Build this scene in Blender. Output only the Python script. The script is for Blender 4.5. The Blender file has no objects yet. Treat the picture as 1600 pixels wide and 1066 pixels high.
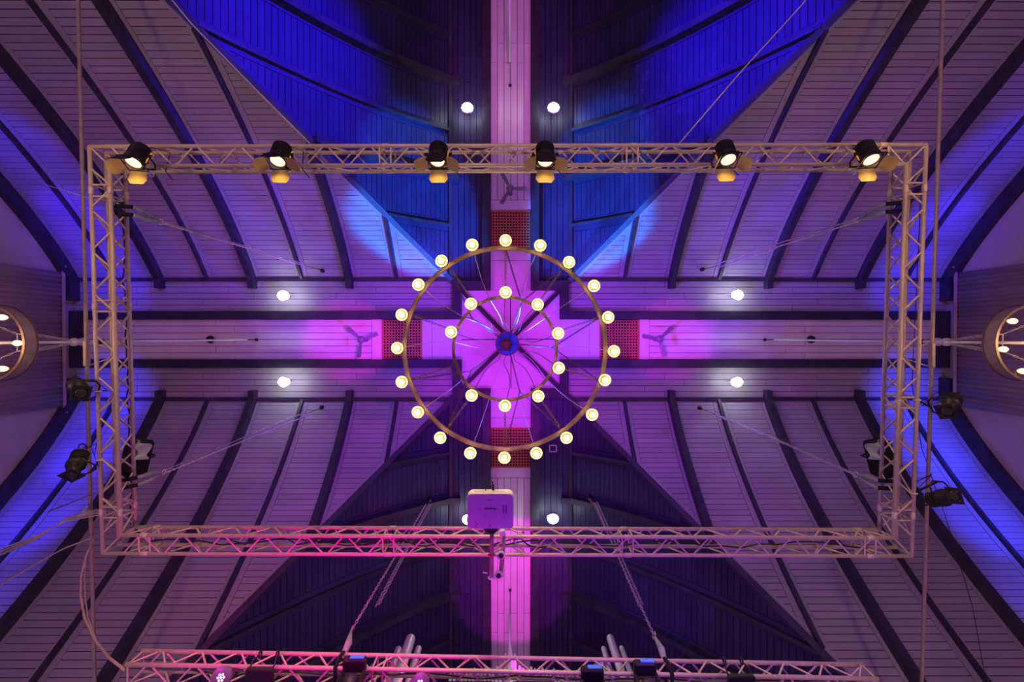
import bpy, bmesh, math, random
from math import pi, sin, cos, radians as R, sqrt, hypot
from mathutils import Vector, Matrix, Quaternion
random.seed(7)
SC = bpy.context.scene
COL = SC.collection
V = Vector
F = 750.0                      # focal length in pixels of the 1600 wide frame
# ------------------------------------------------------------------ camera
ROT = V((-2, -7, F)).normalized().rotation_difference(V((0, 0, 1))).to_matrix()
def P(px, py, z):
    d = ROT @ V((px - 800, py - 533, F))
    return d * (z / d.z)
cam = bpy.data.cameras.new('camera'); cam.sensor_width = 36; cam.lens = 36 * F / 1600
cam.clip_start = .05; cam.clip_end = 200
camo = bpy.data.objects.new('camera', cam); COL.objects.link(camo)
camo.matrix_world = (ROT @ Matrix(((1, 0, 0), (0, -1, 0), (0, 0, -1)))).to_4x4()
SC.camera = camo
SC.view_settings.view_transform = 'Standard'; SC.view_settings.look = 'None'
SC.view_settings.exposure = 0.0; SC.view_settings.gamma = 1.0
SC.view_settings.use_curve_mapping = False
SC.cycles.use_denoising = True
SC.cycles.max_bounces = 5; SC.cycles.diffuse_bounces = 2; SC.cycles.glossy_bounces = 2
SC.cycles.transmission_bounces = 3; SC.cycles.transparent_max_bounces = 4
SC.cycles.sample_clamp_indirect = 2.0
SC.cycles.caustics_reflective = False; SC.cycles.caustics_refractive = False
# ------------------------------------------------------------------ light of the hall
W = bpy.data.worlds.new('hall_glow'); SC.world = W; W.use_nodes = True
W.node_tree.nodes['Background'].inputs[0].default_value = (.072, .012, .24, 1)
W.node_tree.nodes['Background'].inputs[1].default_value = 1.0
def spot(loc, tgt, power, col, deg, blend=.5, rad=.12, gobo=0):
    l = bpy.data.lights.new('unseen_spot', 'SPOT'); l.energy = power; l.color = col
    l.spot_size = R(deg); l.spot_blend = blend; l.shadow_soft_size = rad
    o = bpy.data.objects.new('unseen_spot', l); COL.objects.link(o)
    o.location = loc; o.rotation_euler = (V(tgt) - V(loc)).to_track_quat('-Z', 'Y').to_euler()
    return o
def wash(px, py, z, loc, power, col, deg, blend=.5, rad=.12):
    return spot(loc, P(px, py, z), power, col, deg, blend, rad)
MAG = (.62, .055, 1.0)
LIGHTS = [
    # px, py, z, position, power, colour, cone, blend
    (798, 520, 12, (.5, 4.4, 5.9), 1300, (.52, .01, 1.0), 46, .5),       # violet over the crossing, from the stage truss
    (690, 535, 12, (4.6, -.6, 6.5), 650, (.75, .01, 1.0), 40, .5),
    (900, 535, 12, (-4.6, -.6, 6.5), 650, (.75, .01, 1.0), 40, .5),
    (548, 532, 12, (-1.9, .2, 7.6), 560, (1.0, .0, .75), 27, .5),
    (1040, 532, 12, (1.9, .2, 7.6), 460, (1.0, .0, .85), 27, .5),
    (664, 338, 11.3, (3.3, 3.4, 7.0), 19000, (.0, .20, 1.0), 19, .3),    # azure pools
    (908, 338, 11.3, (-3.3, 3.4, 7.0), 19000, (.0, .20, 1.0), 19, .3),
    (450, 80, 9.3, (.2, -6.9, 4.8), 7600, (.03, .004, 1.0), 42, .8),     # deep blue on the far arm
    (1150, 80, 9.3, (-.2, -6.9, 4.8), 7600, (.03, .004, 1.0), 42, .8),
    (580, 420, 11.6, (1.5, 3.0, 6.6), 3200, (.10, .035, 1.0), 42, .7),
    (1020, 420, 11.6, (-1.5, 3.0, 6.6), 3200, (.10, .035, 1.0), 42, .7),
    (330, 340, 10.5, (-2.0, 3.0, 6.6), 620, (.36, .0, 1.0), 46, .9),
    (1270, 340, 10.5, (2.0, 3.0, 6.6), 620, (.36, .0, 1.0), 46, .9),
    (560, 640, 11.3, (-1.0, -2.6, 6.8), 900, (.20, .02, 1.0), 60, .8),
    (1040, 640, 11.3, (1.0, -2.6, 6.8), 850, (.28, .02, 1.0), 60, .8),
    (798, 110, 12, (.2, -3, 4.5), 800, (1.0, .12, 1.0), 34, .8),        # ridge
    (798, 680, 12, (.1, -2.9, 6.8), 260, (.7, .0, 1.0), 40, .7),
    (798, 900, 12, (.05, 5.0, 7.0), 1250, (1.0, 0, .9), 34, .10),       # magenta on the ridge above the rear truss
    (620, 850, 11, (-1.2, 5, 6.2), 200, (1.0, .0, .15), 40, .6),
    (1010, 900, 11, (1.6, 5.2, 6.2), 260, (.12, .0, 1.0), 40, .6),
]
for a in LIGHTS: wash(*a)
# blue wash lights below the gable walls, shining straight up along the arch ribs
for sx, sy, pw, c in ((-1, -1, 1250, (.03, .01, 1.0)), (-1, 1, 1700, (.03, .03, 1.0)), (1, -1, 1500, (.03, .025, 1.0)), (1, 1, 2000, (.03, .05, 1.0))):
    for y, z in ((1.2, 7.7), (2.3, 6.9), (3.4, 5.8), (4.6, 4.4)):
        spot((sx * 9.9, sy * y, z), (sx * 9.85, sy * (y + .15), z + 4), pw * ((.6 if sy > 0 else .22) if y > 4 else .55 if y < 2 else 1 if sy > 0 or y < 3 else .6), c, 31, .9)
# unseen coloured lights added close under the rear trusses to tint them
for x, pw, c in ((-3.7, 50, (1, .0, .62)), (-2.5, 75, (1, .0, .50)), (-1.2, 58, (1, .0, .70)), (.4, 34, (.6, .03, 1.0)), (1.9, 40, (.42, .06, 1.0)), (3.6, 38, (.42, .08, 1.0))):
    spot((x, 3.1, 4.75), (x, 3.15, 6), pw, c, 130, .7, .06)
# gobo projectors throwing small soft discs on the far slopes
def gobo(loc, tgt, power, col, deg, scale):
    o = spot(loc, tgt, power, col, deg, .6, .02); l = o.data; l.use_nodes = True; nt = l.node_tree
    e = [n for n in nt.nodes if n.type == 'EMISSION'][0]; tc = nt.nodes.new('ShaderNodeTexCoord')
    v = nt.nodes.new('ShaderNodeTexVoronoi'); v.inputs['Scale'].default_value = scale; v.inputs['Randomness'].default_value = .9
    m = nt.nodes.new('ShaderNodeMapRange'); m.inputs['From Min'].default_value = .34; m.inputs['From Max'].default_value = .18
    nt.links.new(tc.outputs['Normal'], v.inputs['Vector']); nt.links.new(v.outputs['Distance'], m.inputs['Value']); nt.links.new(m.outputs[0], e.inputs['Strength'])
gobo((-.5, 3.4, 7.0), P(615, 365, 11.2), 420, (.5, .4, 1.0), 15, 46)
gobo((.5, 3.4, 7.0), P(985, 365, 11.2), 420, (.5, .35, 1.0), 15, 46)
gobo((-3.0, -3.3, 6.6), P(1040, 165, 10.4), 2600, (.25, .02, 1.0), 24, 34)
gobo((1.0, 3.4, 7.0), P(450, 335, 10.8), 260, (1.0, .02, .8), 14, 40)

# unseen warm floods added at floor level, shining up past the trusses
for sx in (-1, 1):
    for sy in (-1, 1):
        spot((sx * 4.4, sy * 5.4, -1.2), (sx * 7.6, sy * 7.6, 9), 960, (1, .58, .48), 92, 1.0, .3)

# unseen warm lights added under the truss frame to turn it tan
for x, y, pw in [(-4.9 + 1.4 * k, -2.75, 20) for k in range(8)] + [(sx * 5.0, -1.7 + 1.25 * k, 20 - k * 3.5) for sx in (-1, 1) for k in range(4)]:
    spot((x, y, 4.75), (x, y * .98, 6), pw, (1, .62, .24), 118, .8, .15)
spot((-.3, 2.0, 4.5), P(766, 799, 5.7), 9, (.55, .02, 1.0), 50, .6, .05)  # unseen light added below the projector to tint it violet
# ------------------------------------------------------------------ materials
MATS = {}
def mat(name, col, rough=.6, metal=0, noise=0, nscale=8, emit=None, estr=0, stretch=(1, 1, 1), spec=.3, bump=0):
    if name in MATS: return MATS[name]
    m = bpy.data.materials.new(name); m.use_nodes = True
    nt = m.node_tree; b = nt.nodes['Principled BSDF']
    b.inputs['Base Color'].default_value = (*col, 1); b.inputs['Roughness'].default_value = rough
    b.inputs['Metallic'].default_value = metal; b.inputs['Specular IOR Level'].default_value = spec
    if noise or bump:
        tc = nt.nodes.new('ShaderNodeTexCoord'); mp = nt.nodes.new('ShaderNodeMapping')
        mp.inputs['Scale'].default_value = stretch
        n = nt.nodes.new('ShaderNodeTexNoise'); n.inputs['Scale'].default_value = nscale; n.inputs['Detail'].default_value = 5
        nt.links.new(tc.outputs['Object'], mp.inputs['Vector']); nt.links.new(mp.outputs[0], n.inputs['Vector'])
        if noise:
            info = nt.nodes.new('ShaderNodeObjectInfo')
            mr = nt.nodes.new('ShaderNodeMapRange'); mr.inputs['To Min'].default_value = 1 - noise; mr.inputs['To Max'].default_value = 1 + noise * .6
            mr.inputs['From Min'].default_value = .3; mr.inputs['From Max'].default_value = .7
            nt.links.new(n.outputs['Fac'], mr.inputs['Value'])
            r2 = nt.nodes.new('ShaderNodeMapRange'); r2.inputs['To Min'].default_value = 1 - noise * .5; r2.inputs['To Max'].default_value = 1 + noise * .3
            nt.links.new(info.outputs['Random'], r2.inputs['Value'])
            mu = nt.nodes.new('ShaderNodeMath'); mu.operation = 'MULTIPLY'
            nt.links.new(mr.outputs[0], mu.inputs[0]); nt.links.new(r2.outputs[0], mu.inputs[1])
            vm = nt.nodes.new('ShaderNodeVectorMath'); vm.operation = 'SCALE'; vm.inputs[0].default_value = col
            nt.links.new(mu.outputs[0], vm.inputs['Scale']); nt.links.new(vm.outputs[0], b.inputs['Base Color'])
        if bump:
            bp = nt.nodes.new('ShaderNodeBump'); bp.inputs['Strength'].default_value = bump; bp.inputs['Distance'].default_value = .02
            nt.links.new(n.outputs['Fac'], bp.inputs['Height']); nt.links.new(bp.outputs[0], b.inputs['Normal'])
    if emit:
        b.inputs['Emission Color'].default_value = (*emit, 1); b.inputs['Emission Strength'].default_value = estr
    MATS[name] = m; return m
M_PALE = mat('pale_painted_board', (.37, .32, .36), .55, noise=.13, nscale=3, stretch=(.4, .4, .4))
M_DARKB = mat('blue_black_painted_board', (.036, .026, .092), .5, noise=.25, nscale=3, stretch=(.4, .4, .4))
M_RIDGE = mat('ridge_painted_board', (.74, .62, .70), .5, noise=.08, nscale=2)
M_PANEL = mat('smooth_painted_panel', (.72, .64, .72), .5, noise=.06, nscale=1.5)
M_BEAM = mat('dark_stained_beam', (.046, .036, .062), .45, noise=.3, nscale=4)
M_BACK = mat('dark_gap', (.012, .008, .012), .9)
M_PLAST = mat('mauve_plaster', (.62, .45, .46), .85, noise=.12, nscale=2.5, bump=.15)
M_CURT = mat('brown_curtain', (.52, .33, .30), .9, noise=.2, nscale=3, stretch=(1, 1, .15))
M_ALU = mat('aluminium', (.76, .63, .43), .42, metal=.25, noise=.08, nscale=20)
M_STEEL = mat('galvanised_tube', (.46, .36, .28), .5, metal=.3, noise=.15, nscale=10)
M_BLK = mat('black_powder_coat', (.022, .021, .02), .45, noise=.2, nscale=15)
M_BLK2 = mat('black_fabric', (.012, .012, .014), .9)
M_BRONZE = mat('aged_bronze', (.30, .20, .12), .42, metal=.5, noise=.25, nscale=12)
M_CHAIN = mat('chain_steel', (.20, .12, .10), .5, metal=.5)
M_ROPE = mat('rope_grey', (.62, .58, .55), .8, noise=.3, nscale=60)
M_WHITE = mat('white_metal', (.78, .74, .74), .4)
M_CLOTH = mat('pale_green_webbing', (.36, .42, .38), .85, noise=.2, nscale=10)
M_SHEET = mat('pale_sheet', (.50, .60, .50), .8, noise=.15, nscale=6)
M_GRID = mat('rust_wood_grid', (.45, .16, .08), .6, noise=.15, nscale=5)
M_FAN = mat('grey_fan_metal', (.22, .20, .26), .4, metal=.2)
M_BLUEC = mat('blue_canopy', (.02, .22, .62), .4)
M_DOOR = mat('barn_door_lit', (.60, .44, .15), .5)  # lamp light on the doors is put into this gold colour
M_BULB = mat('bulb_glass', (1, .9, .6), .3, emit=(1, .86, .42), estr=1.7)
M_COLLAR = mat('olive_collar_glow', (.30, .24, .04), .5, emit=(.5, .40, .06), estr=.6)  # bulb light on the collar is put in as emission
M_SHADE = mat('opal_shade', (.95, .85, .6), .4, emit=(1, .80, .33), estr=.62)
M_EDISON = mat('side_bulb_glass', (1, .8, .4), .3, emit=(1, .66, .25), estr=3.2)
M_LENS = mat('fresnel_lens', (1, .9, .6), .3, emit=(1, .74, .30), estr=2.6)
M_FLOOD = mat('floodlight_lens', (1, 1, 1), .3, emit=(.93, 1, .93), estr=26)
M_PIPE = mat('organ_pipe_tin', (.74, .70, .70), .35, metal=.25)
M_PROJ = mat('projector_shell', (.74, .70, .72), .45)
M_INK = mat('grey_ink', (.07, .05, .08), .6)
M_LEDM = mat('led_magenta', (1, .5, 1), .3, emit=(1, .03, .55), estr=1.0)
M_LEDP = mat('led_pink_dot', (1, .8, .9), .3, emit=(1, .50, .85), estr=2.2)
M_LEDB = mat('led_blue', (.1, .3, 1), .3, emit=(.02, .12, .5), estr=.35)
M_GLASS = mat('dark_lens_glass', (.04, .035, .02), .12, spec=.6)
M_LEAK = mat('amber_glow', (.9, .4, .05), .5, emit=(1, .35, .04), estr=.55)  # lamp light leaking from the vent, put in as a glowing colour
M_SCREEN = mat('dark_panel_face', (.05, .035, .07), .35)

# ------------------------------------------------------------------ mesh helpers
class MB:
    def __init__(s): s.v = []; s.f = []; s.sm = []
    def add(s, vs, fs, smooth=False):
        k = len(s.v); s.v += [tuple(x) for x in vs]
        for f in fs: s.f.append([k + i for i in f]); s.sm.append(smooth)
    def box(s, c, size, m=None, bev=0):
        x, y, z = [q / 2 for q in size]; c = V(c)
        if bev:
            ring = []
            for zz, ins in ((-z, bev), (-z + bev, 0), (z - bev, 0), (z, bev)):
                a, b = x - ins, y - ins; q = bev if not ins else bev * .6
                ring.append([(a - q, -b), (a, -b + q), (a, b - q), (a - q, b), (-a + q, b), (-a, b - q), (-a, -b + q), (-a + q, -b)])
            vs = [V((p[0], p[1], zz)) for (zz, _), r in zip(((-z, 0), (-z + bev, 0), (z - bev, 0), (z, 0)), ring) for p in r]
            fs = [list(range(7, -1, -1)), list(range(24, 32))]
            for k in range(3):
                for i in range(8):
                    j = (i + 1) % 8; fs.append([k * 8 + i, k * 8 + j, k * 8 + 8 + j, k * 8 + 8 + i])
        else:
            vs = [V((i, j, k)) for i in (-x, x) for j in (-y, y) for k in (-z, z)]
            fs = [(0, 1, 3, 2), (4, 6, 7, 5), (0, 4, 5, 1), (2, 3, 7, 6), (0, 2, 6, 4), (1, 5, 7, 3)]
        if m is not None: vs = [m @ p for p in vs]
        s.add([p + c for p in vs], fs)
    def tube(s, pts, r, n=8, cap=True, closed=False):
        pts = [V(p) for p in pts]; N = len(pts)
        rs = r if isinstance(r, (list, tuple)) else [r] * N
        vs = []; prev = None
        for i, p in enumerate(pts):
            if closed: d = pts[(i + 1) % N] - pts[i - 1]
            else: d = pts[min(i + 1, N - 1)] - pts[max(i - 1, 0)]
            if d.length < 1e-9: d = V((0, 0, 1))
            d.normalize()
            if prev is None:
                a = V((0, 0, 1)) if abs(d.z) < .9 else V((1, 0, 0)); a = (a - d * a.dot(d)).normalized()
            else:
                a = prev - d * prev.dot(d); a = a.normalized() if a.length > 1e-6 else d.orthogonal().normalized()
            prev = a; b = d.cross(a)
            for k in range(n):
                t = 2 * pi * (k + .5) / n; vs.append(p + (a * cos(t) + b * sin(t)) * rs[i])
        fs = []
        for i in range(N if closed else N - 1):
            j = (i + 1) % N
            for k in range(n):
                l = (k + 1) % n; fs.append((i * n + k, i * n + l, j * n + l, j * n + k))
        s.add(vs, fs, True)
        if cap and not closed:
            k0 = len(s.v) - len(vs)
            s.f.append([k0 + k for k in range(n - 1, -1, -1)]); s.sm.append(False)
            s.f.append([k0 + (N - 1) * n + k for k in range(n)]); s.sm.append(False)
    def lathe(s, prof, n=16, m=None, smooth=True):
        # prof: list of (radius, height) about local Z
        vs = []; fs = []
        for r, h in prof:
            for k in range(n):
                t = 2 * pi * k / n; vs.append(V((max(r, 1e-4) * cos(t), max(r, 1e-4) * sin(t), h)))
        for i in range(len(prof) - 1):
            for k in range(n):
                l = (k + 1) % n; fs.append((i * n + k, i * n + l, (i + 1) * n + l, (i + 1) * n + k))
        fs.append(list(range(n - 1, -1, -1))); fs.append([(len(prof) - 1) * n + k for k in range(n)])
        if m is not None: vs = [m @ p for p in vs]
        s.add(vs, fs, smooth)
    def torus(s, c, R_, r, n=48, k=8, ax=None):
        q = (ax.to_track_quat('Z', 'Y').to_matrix() if ax is not None else Matrix.Identity(3))
        s.tube([V(c) + q @ V((R_ * cos(2 * pi * i / n), R_ * sin(2 * pi * i / n), 0)) for i in range(n)], r, k, closed=True)
    def slab(s, pts, thick, n=None):
        # polygon extruded along n by thick
        pts = [V(p) for p in pts]
        if n is None: n = (pts[1] - pts[0]).cross(pts[2] - pts[0]).normalized()
        L = len(pts); vs = pts + [p + V(n) * thick for p in pts]
        fs = [list(range(L)), list(range(2 * L - 1, L - 1, -1))] + [(i, (i + 1) % L, L + (i + 1) % L, L + i) for i in range(L)]
        s.add(vs, fs)
    def mesh(s, name, m):
        me = bpy.data.meshes.new(name); me.from_pydata(s.v, [], s.f); 
        me.polygons.foreach_set('use_smooth', s.sm)
        bm = bmesh.new(); bm.from_mesh(me); bmesh.ops.recalc_face_normals(bm, faces=bm.faces); bm.to_mesh(me); bm.free()
        if m: me.materials.append(m)
        me.update(); return me
def tag(o, label=None, cat=None, group=None, kind=None):
    if label: o['label'] = label
    if cat: o['category'] = cat
    if group: o['group'] = group
    if kind: o['kind'] = kind
    return o
def put(name, mb, m, parent=None, **k):
    me = mb.mesh(name, m) if isinstance(mb, MB) else mb
    o = bpy.data.objects.new(name, me); COL.objects.link(o)
    if parent is not None: o.parent = parent
    return tag(o, **k)
def thing(name, label, cat, mw=None, group=None):
    o = bpy.data.objects.new(name, None); COL.objects.link(o); o.empty_display_size = .1
    if mw is not None: o.matrix_world = mw if isinstance(mw, Matrix) else Matrix.Translation(V(mw))
    return tag(o, label, cat, group)
def dup(o, parent=None):
    c = o.copy(); COL.objects.link(c)
    if parent is not None: c.parent = parent
    for ch in [x for x in list(COL.objects) if x.parent is o]: dup(ch, c)
    return c
def frame(loc, d, up=V((0, 0, 1))):
    # local +Y along d, local Z near up
    y = V(d).normalized(); x = y.cross(V(up)).normalized(); z = x.cross(y)
    m = Matrix((x, y, z)).transposed().to_4x4(); m.translation = V(loc); return m
def tubeobj(name, pts, r, m, parent=None, n=8, **k):
    b = MB(); b.tube(pts, r, n); return put(name, b, m, parent, **k)

# ================================================================== THE VAULTED CEILING
Z0 = 12.0; U = Z0 / F                       # metres per ceiling pixel
CX, CY = P(798, 530.5, Z0).xy
TB, TE, AE = 93.0, 392.0, 681.0            # break line, foot of the curve, gable
def drop(t):
    if t <= TB: return 0
    q = t - TB; return .64 * q + .002 * q * q
def Z(t): return Z0 - drop(t) * U
def L(a, t): return V((a * U, t * U, Z(t)))                 # arm-local: X along the arm, Y across
def Lz(a, t, dz): return V((a * U, t * U, Z(t) + dz))
def norm(t):
    s = 0 if t <= TB else .64 + .004 * (t - TB)
    n = V((0, -s, -1)).normalized(); return n               # towards the hall
RAFT = [(177, 0), (249.5, 1), (324, 0), (399.5, 1), (471, 0), (542.5, 1), (615, 0)]
rows = [TB + 2.5]
while rows[-1] < TE:
    t = rows[-1]; s = .64 + .004 * (t - TB); rows.append(t + 7.9 / sqrt(1 + s * s))
def clip(poly, g):
    # keep a - t >= g
    out = []
    for i, p in enumerate(poly):
        q = poly[(i + 1) % len(poly)]; fp = p[0] - p[1] - g; fq = q[0] - q[1] - g
        if fp >= 0: out.append(p)
        if (fp >= 0) != (fq >= 0):
            k = fp / (fp - fq); out.append((p[0] + (q[0] - p[0]) * k, p[1] + (q[1] - p[1]) * k))
    return out
CACHE = {}
def plank_mesh(poly, sg, m, jit):
    # poly in (a,t); the plank is flat between its two edges
    t0 = min(p[1] for p in poly); t1 = max(p[1] for p in poly)
    n = norm((t0 + t1) / 2); n = V((0, n.y * sg, n.z))
    pts = []
    for a, t in poly:
        k = (t - t0) / max(t1 - t0, 1e-6); z = Z(t0) + (Z(t1) - Z(t0)) * k
        pts.append(V((a * U, t * U * sg, z)) + n * jit)
    b = MB(); b.slab(pts, -.022, n); return b
def visible(ang, p):
    q = Matrix.Rotation(ang, 3, 'Z') @ p + V((CX, CY, 0)); d = ROT.inverted() @ q
    x = 800 + F * d.x / d.z; y = 533 + F * d.y / d.z
    return -20 < x < 1620 and -20 < y < 1086
def sweep(pts_n, w, d, side=None):
    """pts_n: list of (point, normal, widthdir); closed box section hanging d below the surface"""
    vs = []; fs = []
    for p, n, wd in pts_n:
        vs += [p - wd * w / 2 - n * .03, p + wd * w / 2 - n * .03, p + wd * w / 2 + n * d, p - wd * w / 2 + n * d]
    N = len(pts_n)
    for i in range(N - 1):
        for k in range(4):
            l = (k + 1) % 4; fs.append((i * 4 + k, i * 4 + l, i * 4 + 4 + l, i * 4 + 4 + k))
    fs += [(3, 2, 1, 0), tuple(4 * (N - 1) + k for k in range(4))]
    b = MB(); b.add(vs, fs); return b
def ts(t0, t1, n=24):
    n = max(2, int(n * (t1 - t0) / 300) + 2)
    return [t0 + (t1 - t0) * i / n for i in range(n + 1)]
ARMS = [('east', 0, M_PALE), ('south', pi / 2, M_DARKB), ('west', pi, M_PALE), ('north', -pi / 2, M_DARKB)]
DESC = {('east', 1): 'pale boarded vault slope right of the crossing, lower half in the photo',
        ('east', -1): 'pale boarded vault slope right of the crossing, upper half in the photo',
        ('west', 1): 'pale boarded vault slope left of the crossing, upper half in the photo',
        ('west', -1): 'pale boarded vault slope left of the crossing, lower half in the photo',
        ('south', 1): 'dark boarded vault slope below the crossing, left of the ridge strip',
        ('south', -1): 'dark boarded vault slope below the crossing, right of the ridge strip',
        ('north', 1): 'dark boarded vault slope above the crossing, right of the ridge strip',
        ('north', -1): 'dark boarded vault slope above the crossing, left of the ridge strip'}
total = 0
for aname, ang, mboard in ARMS:
    MW = Matrix.Translation((CX, CY, 0)) @ Matrix.Rotation(ang, 4, 'Z')
    for sg in (1, -1):
        # backing shell seen in the joints
        b = MB(); T = [44, TB] + [TB + (TE + 8 - TB) * i / 14 for i in range(1, 15)]
        vs = []
        for t in T:
            a0 = max(t, 88) ; vs += [V((a0 * U, t * U * sg, Z(t) + .035)), V((AE * U, t * U * sg, Z(t) + .035)),
                                     V((a0 * U, t * U * sg, Z(t) + .16)), V(((AE + 8) * U, t * U * sg, Z(t) + .16))]
        fs = []
        for i in range(len(T) - 1):
            k = i * 4; fs += [(k, k + 1, k + 5, k + 4), (k + 2, k + 6, k + 7, k + 3), (k, k + 4, k + 6, k + 2), (k + 1, k + 3, k + 7, k + 5)]
        e = (len(T) - 1) * 4; fs += [(0, 2, 3, 1), (e, e + 1, e + 3, e + 2)]
        b.add(vs, fs)
        top = put('ceiling', b, M_BACK, None, kind='structure', label=DESC[(aname, sg)], cat='ceiling')
        top.matrix_world = MW
        planks = []
        edges = [(85, 0)] + RAFT + [(AE - 8, 0)]
        for i in range(len(edges) - 1):
            a0 = edges[i][0] + 9.5; a1 = edges[i + 1][0] - 9.5
            for r in range(len(rows) - 1):
                t0, t1 = rows[r] + .26, rows[r + 1] - .26
                poly = clip([(a0, t0), (a1, t0), (a1, t1), (a0, t1)], 9)
                if len(poly) < 3: continue
                if max(p[0] for p in poly) - min(p[0] for p in poly) < 3: continue
                ca = sum(p[0] for p in poly) / len(poly); ct = (t0 + t1) / 2
                vis = visible(ang, V((ca * U, ct * U * sg, Z(ct)))); planks.append((not vis, -(a1 - a0) / Z(ct), poly, i, r))
        planks.sort(key=lambda p: (p[0], p[1]))
        rest = MB(); 
        for k, (nv, _, poly, i, r) in enumerate(planks):
            rr = random.Random(i * 100 + r + (sg > 0) * 7919 + int(ang * 50))
            jit = rr.uniform(-.003, .003)
            if k < 300 and not nv:
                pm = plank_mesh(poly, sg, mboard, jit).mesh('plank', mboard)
                put('plank', pm, None, top); total += 1
            else:
                pm = plank_mesh(poly, sg, mboard, jit); rest.add(pm.v, pm.f)
        if rest.v: put('plank', rest, mboard, top, kind='stuff')
        # flat strip between ridge beam and break line: long boards
        nb = 5
        for k in range(nb):
            t0 = 44 + (TB - 2 - 44) * k / nb + .4; t1 = 44 + (TB - 2 - 44) * (k + 1) / nb - .4
            cut = [90, 210 + 31 * (k % 3), 400 + 40 * ((k + 1) % 3), 560 + 23 * (k % 2), AE]
            for c in range(4):
                b = MB(); q0, q1 = cut[c] + (.35 if c else 0), cut[c + 1] - .35
                b.slab([V((q0 * U, t0 * U * sg, Z0)), V((q1 * U, t0 * U * sg, Z0)), V((q1 * U, t1 * U * sg, Z0)), V((q0 * U, t1 * U * sg, Z0))], .022, V((0, 0, 1)))
                put('plank', b, mboard, top)
        # stiles either side of every rafter and along the groin
        for i in range(len(edges) - 1):
            for a in (edges[i][0] + 5, edges[i + 1][0] - 5):
                t1 = min(TE, a - 5)
                if t1 < TB + 6: continue
                q = [(V((a * U, t * U * sg, Z(t))), V((0, norm(t).y * sg, norm(t).z)), V((1, 0, 0))) for t in ts(TB, t1)]
                put('stile', sweep(q, 8 * U, .008), mboard, top)
        q = []
        for t in ts(TB + 2, TE):
            n = (V((0, norm(t).y * sg, norm(t).z)) ).normalized()
            q.append((V(((t + 5.5) * U, t * U * sg, Z(t))), n, V((1, 0, 0))))
        put('stile', sweep(q, 8 * U, .010), mboard, top)
        # rafters
        for a, thick in RAFT:
            t0 = TB - 14 if thick else TB; t1 = min(TE, a - 1)
            q = [(V((a * U, t * U * sg, Z(t))), V((0, norm(t).y * sg, norm(t).z)), V((1, 0, 0))) for t in ([t0] if thick else []) + ts(TB, t1)]
            put('rafter', sweep(q, (9 if thick else 4.5) * U, .20 if thick else .09), M_BEAM, top)
        # gable arch rib
        q = [(V(((AE - 5) * U, t * U * sg, Z(t))), V((0, norm(t).y * sg, norm(t).z)), V((1, 0, 0))) for t in [60] + ts(TB, TE)]
        put('arch_rib', sweep(q, 11 * U, .26), M_BEAM, top)
        # break-line purlin and the heavy ridge beam with its return at the crossing
        b = MB(); b.box(((88 + AE) / 2 * U, (TB) * U * sg, Z0 - .04), ((AE - 88) * U, 5 * U, .10)); put('purlin', b, M_BEAM, top)
        b = MB(); b.box(((76 + AE) / 2 * U, 37.5 * U * sg, Z0 - .05), ((AE - 76) * U, 13 * U, .16)); put('ridge_beam', b, M_BEAM, top)
        tt = 91 if aname in ('east', 'west') else 76
        b = MB(); b.box((83 * U, (44 + tt) / 2 * U * sg, Z0 - .05), (14 * U, (tt - 44) * U, .16)); put('beam_return', b, M_BEAM, top)
        # groin rib (one per arm corner)
        if aname in ('east', 'west'):
            q = []
            wd = V((1, -sg, 0)).normalized()
            for t in ts(TB - 4, TE):
                q.append((V((t * U, t * U * sg, Z(t))), V((0, 0, -1)), wd))
            put('groin_rib', sweep(q, 7 * U, .09), M_BEAM, top)
    # ridge strip: boards, end trim, plain panels
    rs = MB(); rs.box(((77 + AE) / 2 * U, 0, Z0 + .06), ((AE - 77) * U, 63 * U, .05))
    RD = {'east': 'right', 'west': 'left', 'north': 'above', 'south': 'below'}
    top = put('ceiling', rs, M_BACK, None, kind='structure', cat='ceiling',
              label='pale flat ridge strip running %s the crossing' % {'east': 'right from', 'west': 'left from', 'north': 'upward in the photo from', 'south': 'downward in the photo from'}[aname])
    top.matrix_world = MW
    for k in range(6):
        t0 = -31 + 62 * k / 6 + .35; t1 = -31 + 62 * (k + 1) / 6 - .35
        for q0, q1 in ((217.5, 430 + 30 * (k % 2)), (430.8 + 30 * (k % 2), AE - 20)):
            b = MB(); b.slab([(q0 * U, t0 * U, Z0), (q1 * U, t0 * U, Z0), (q1 * U, t1 * U, Z0), (q0 * U, t1 * U, Z0)], .022, V((0, 0, 1)))
            put('plank', b, M_RIDGE, top)
    for q0, q1 in ((77, 122.6), (123.2, 139), (200, 216.7)):
        b = MB(); b.slab([(q0 * U, -31 * U, Z0), (q1 * U, -31 * U, Z0), (q1 * U, 31 * U, Z0), (q0 * U, 31 * U, Z0)], .03, V((0, 0, 1)))
        put('panel', b, M_PANEL, top)
    b = MB(); b.box(((AE - 10) * U, 0, Z0 - .05), (20 * U, 62 * U, .16)); put('end_beam', b, M_BEAM, top)
print('planks', total)
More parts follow.
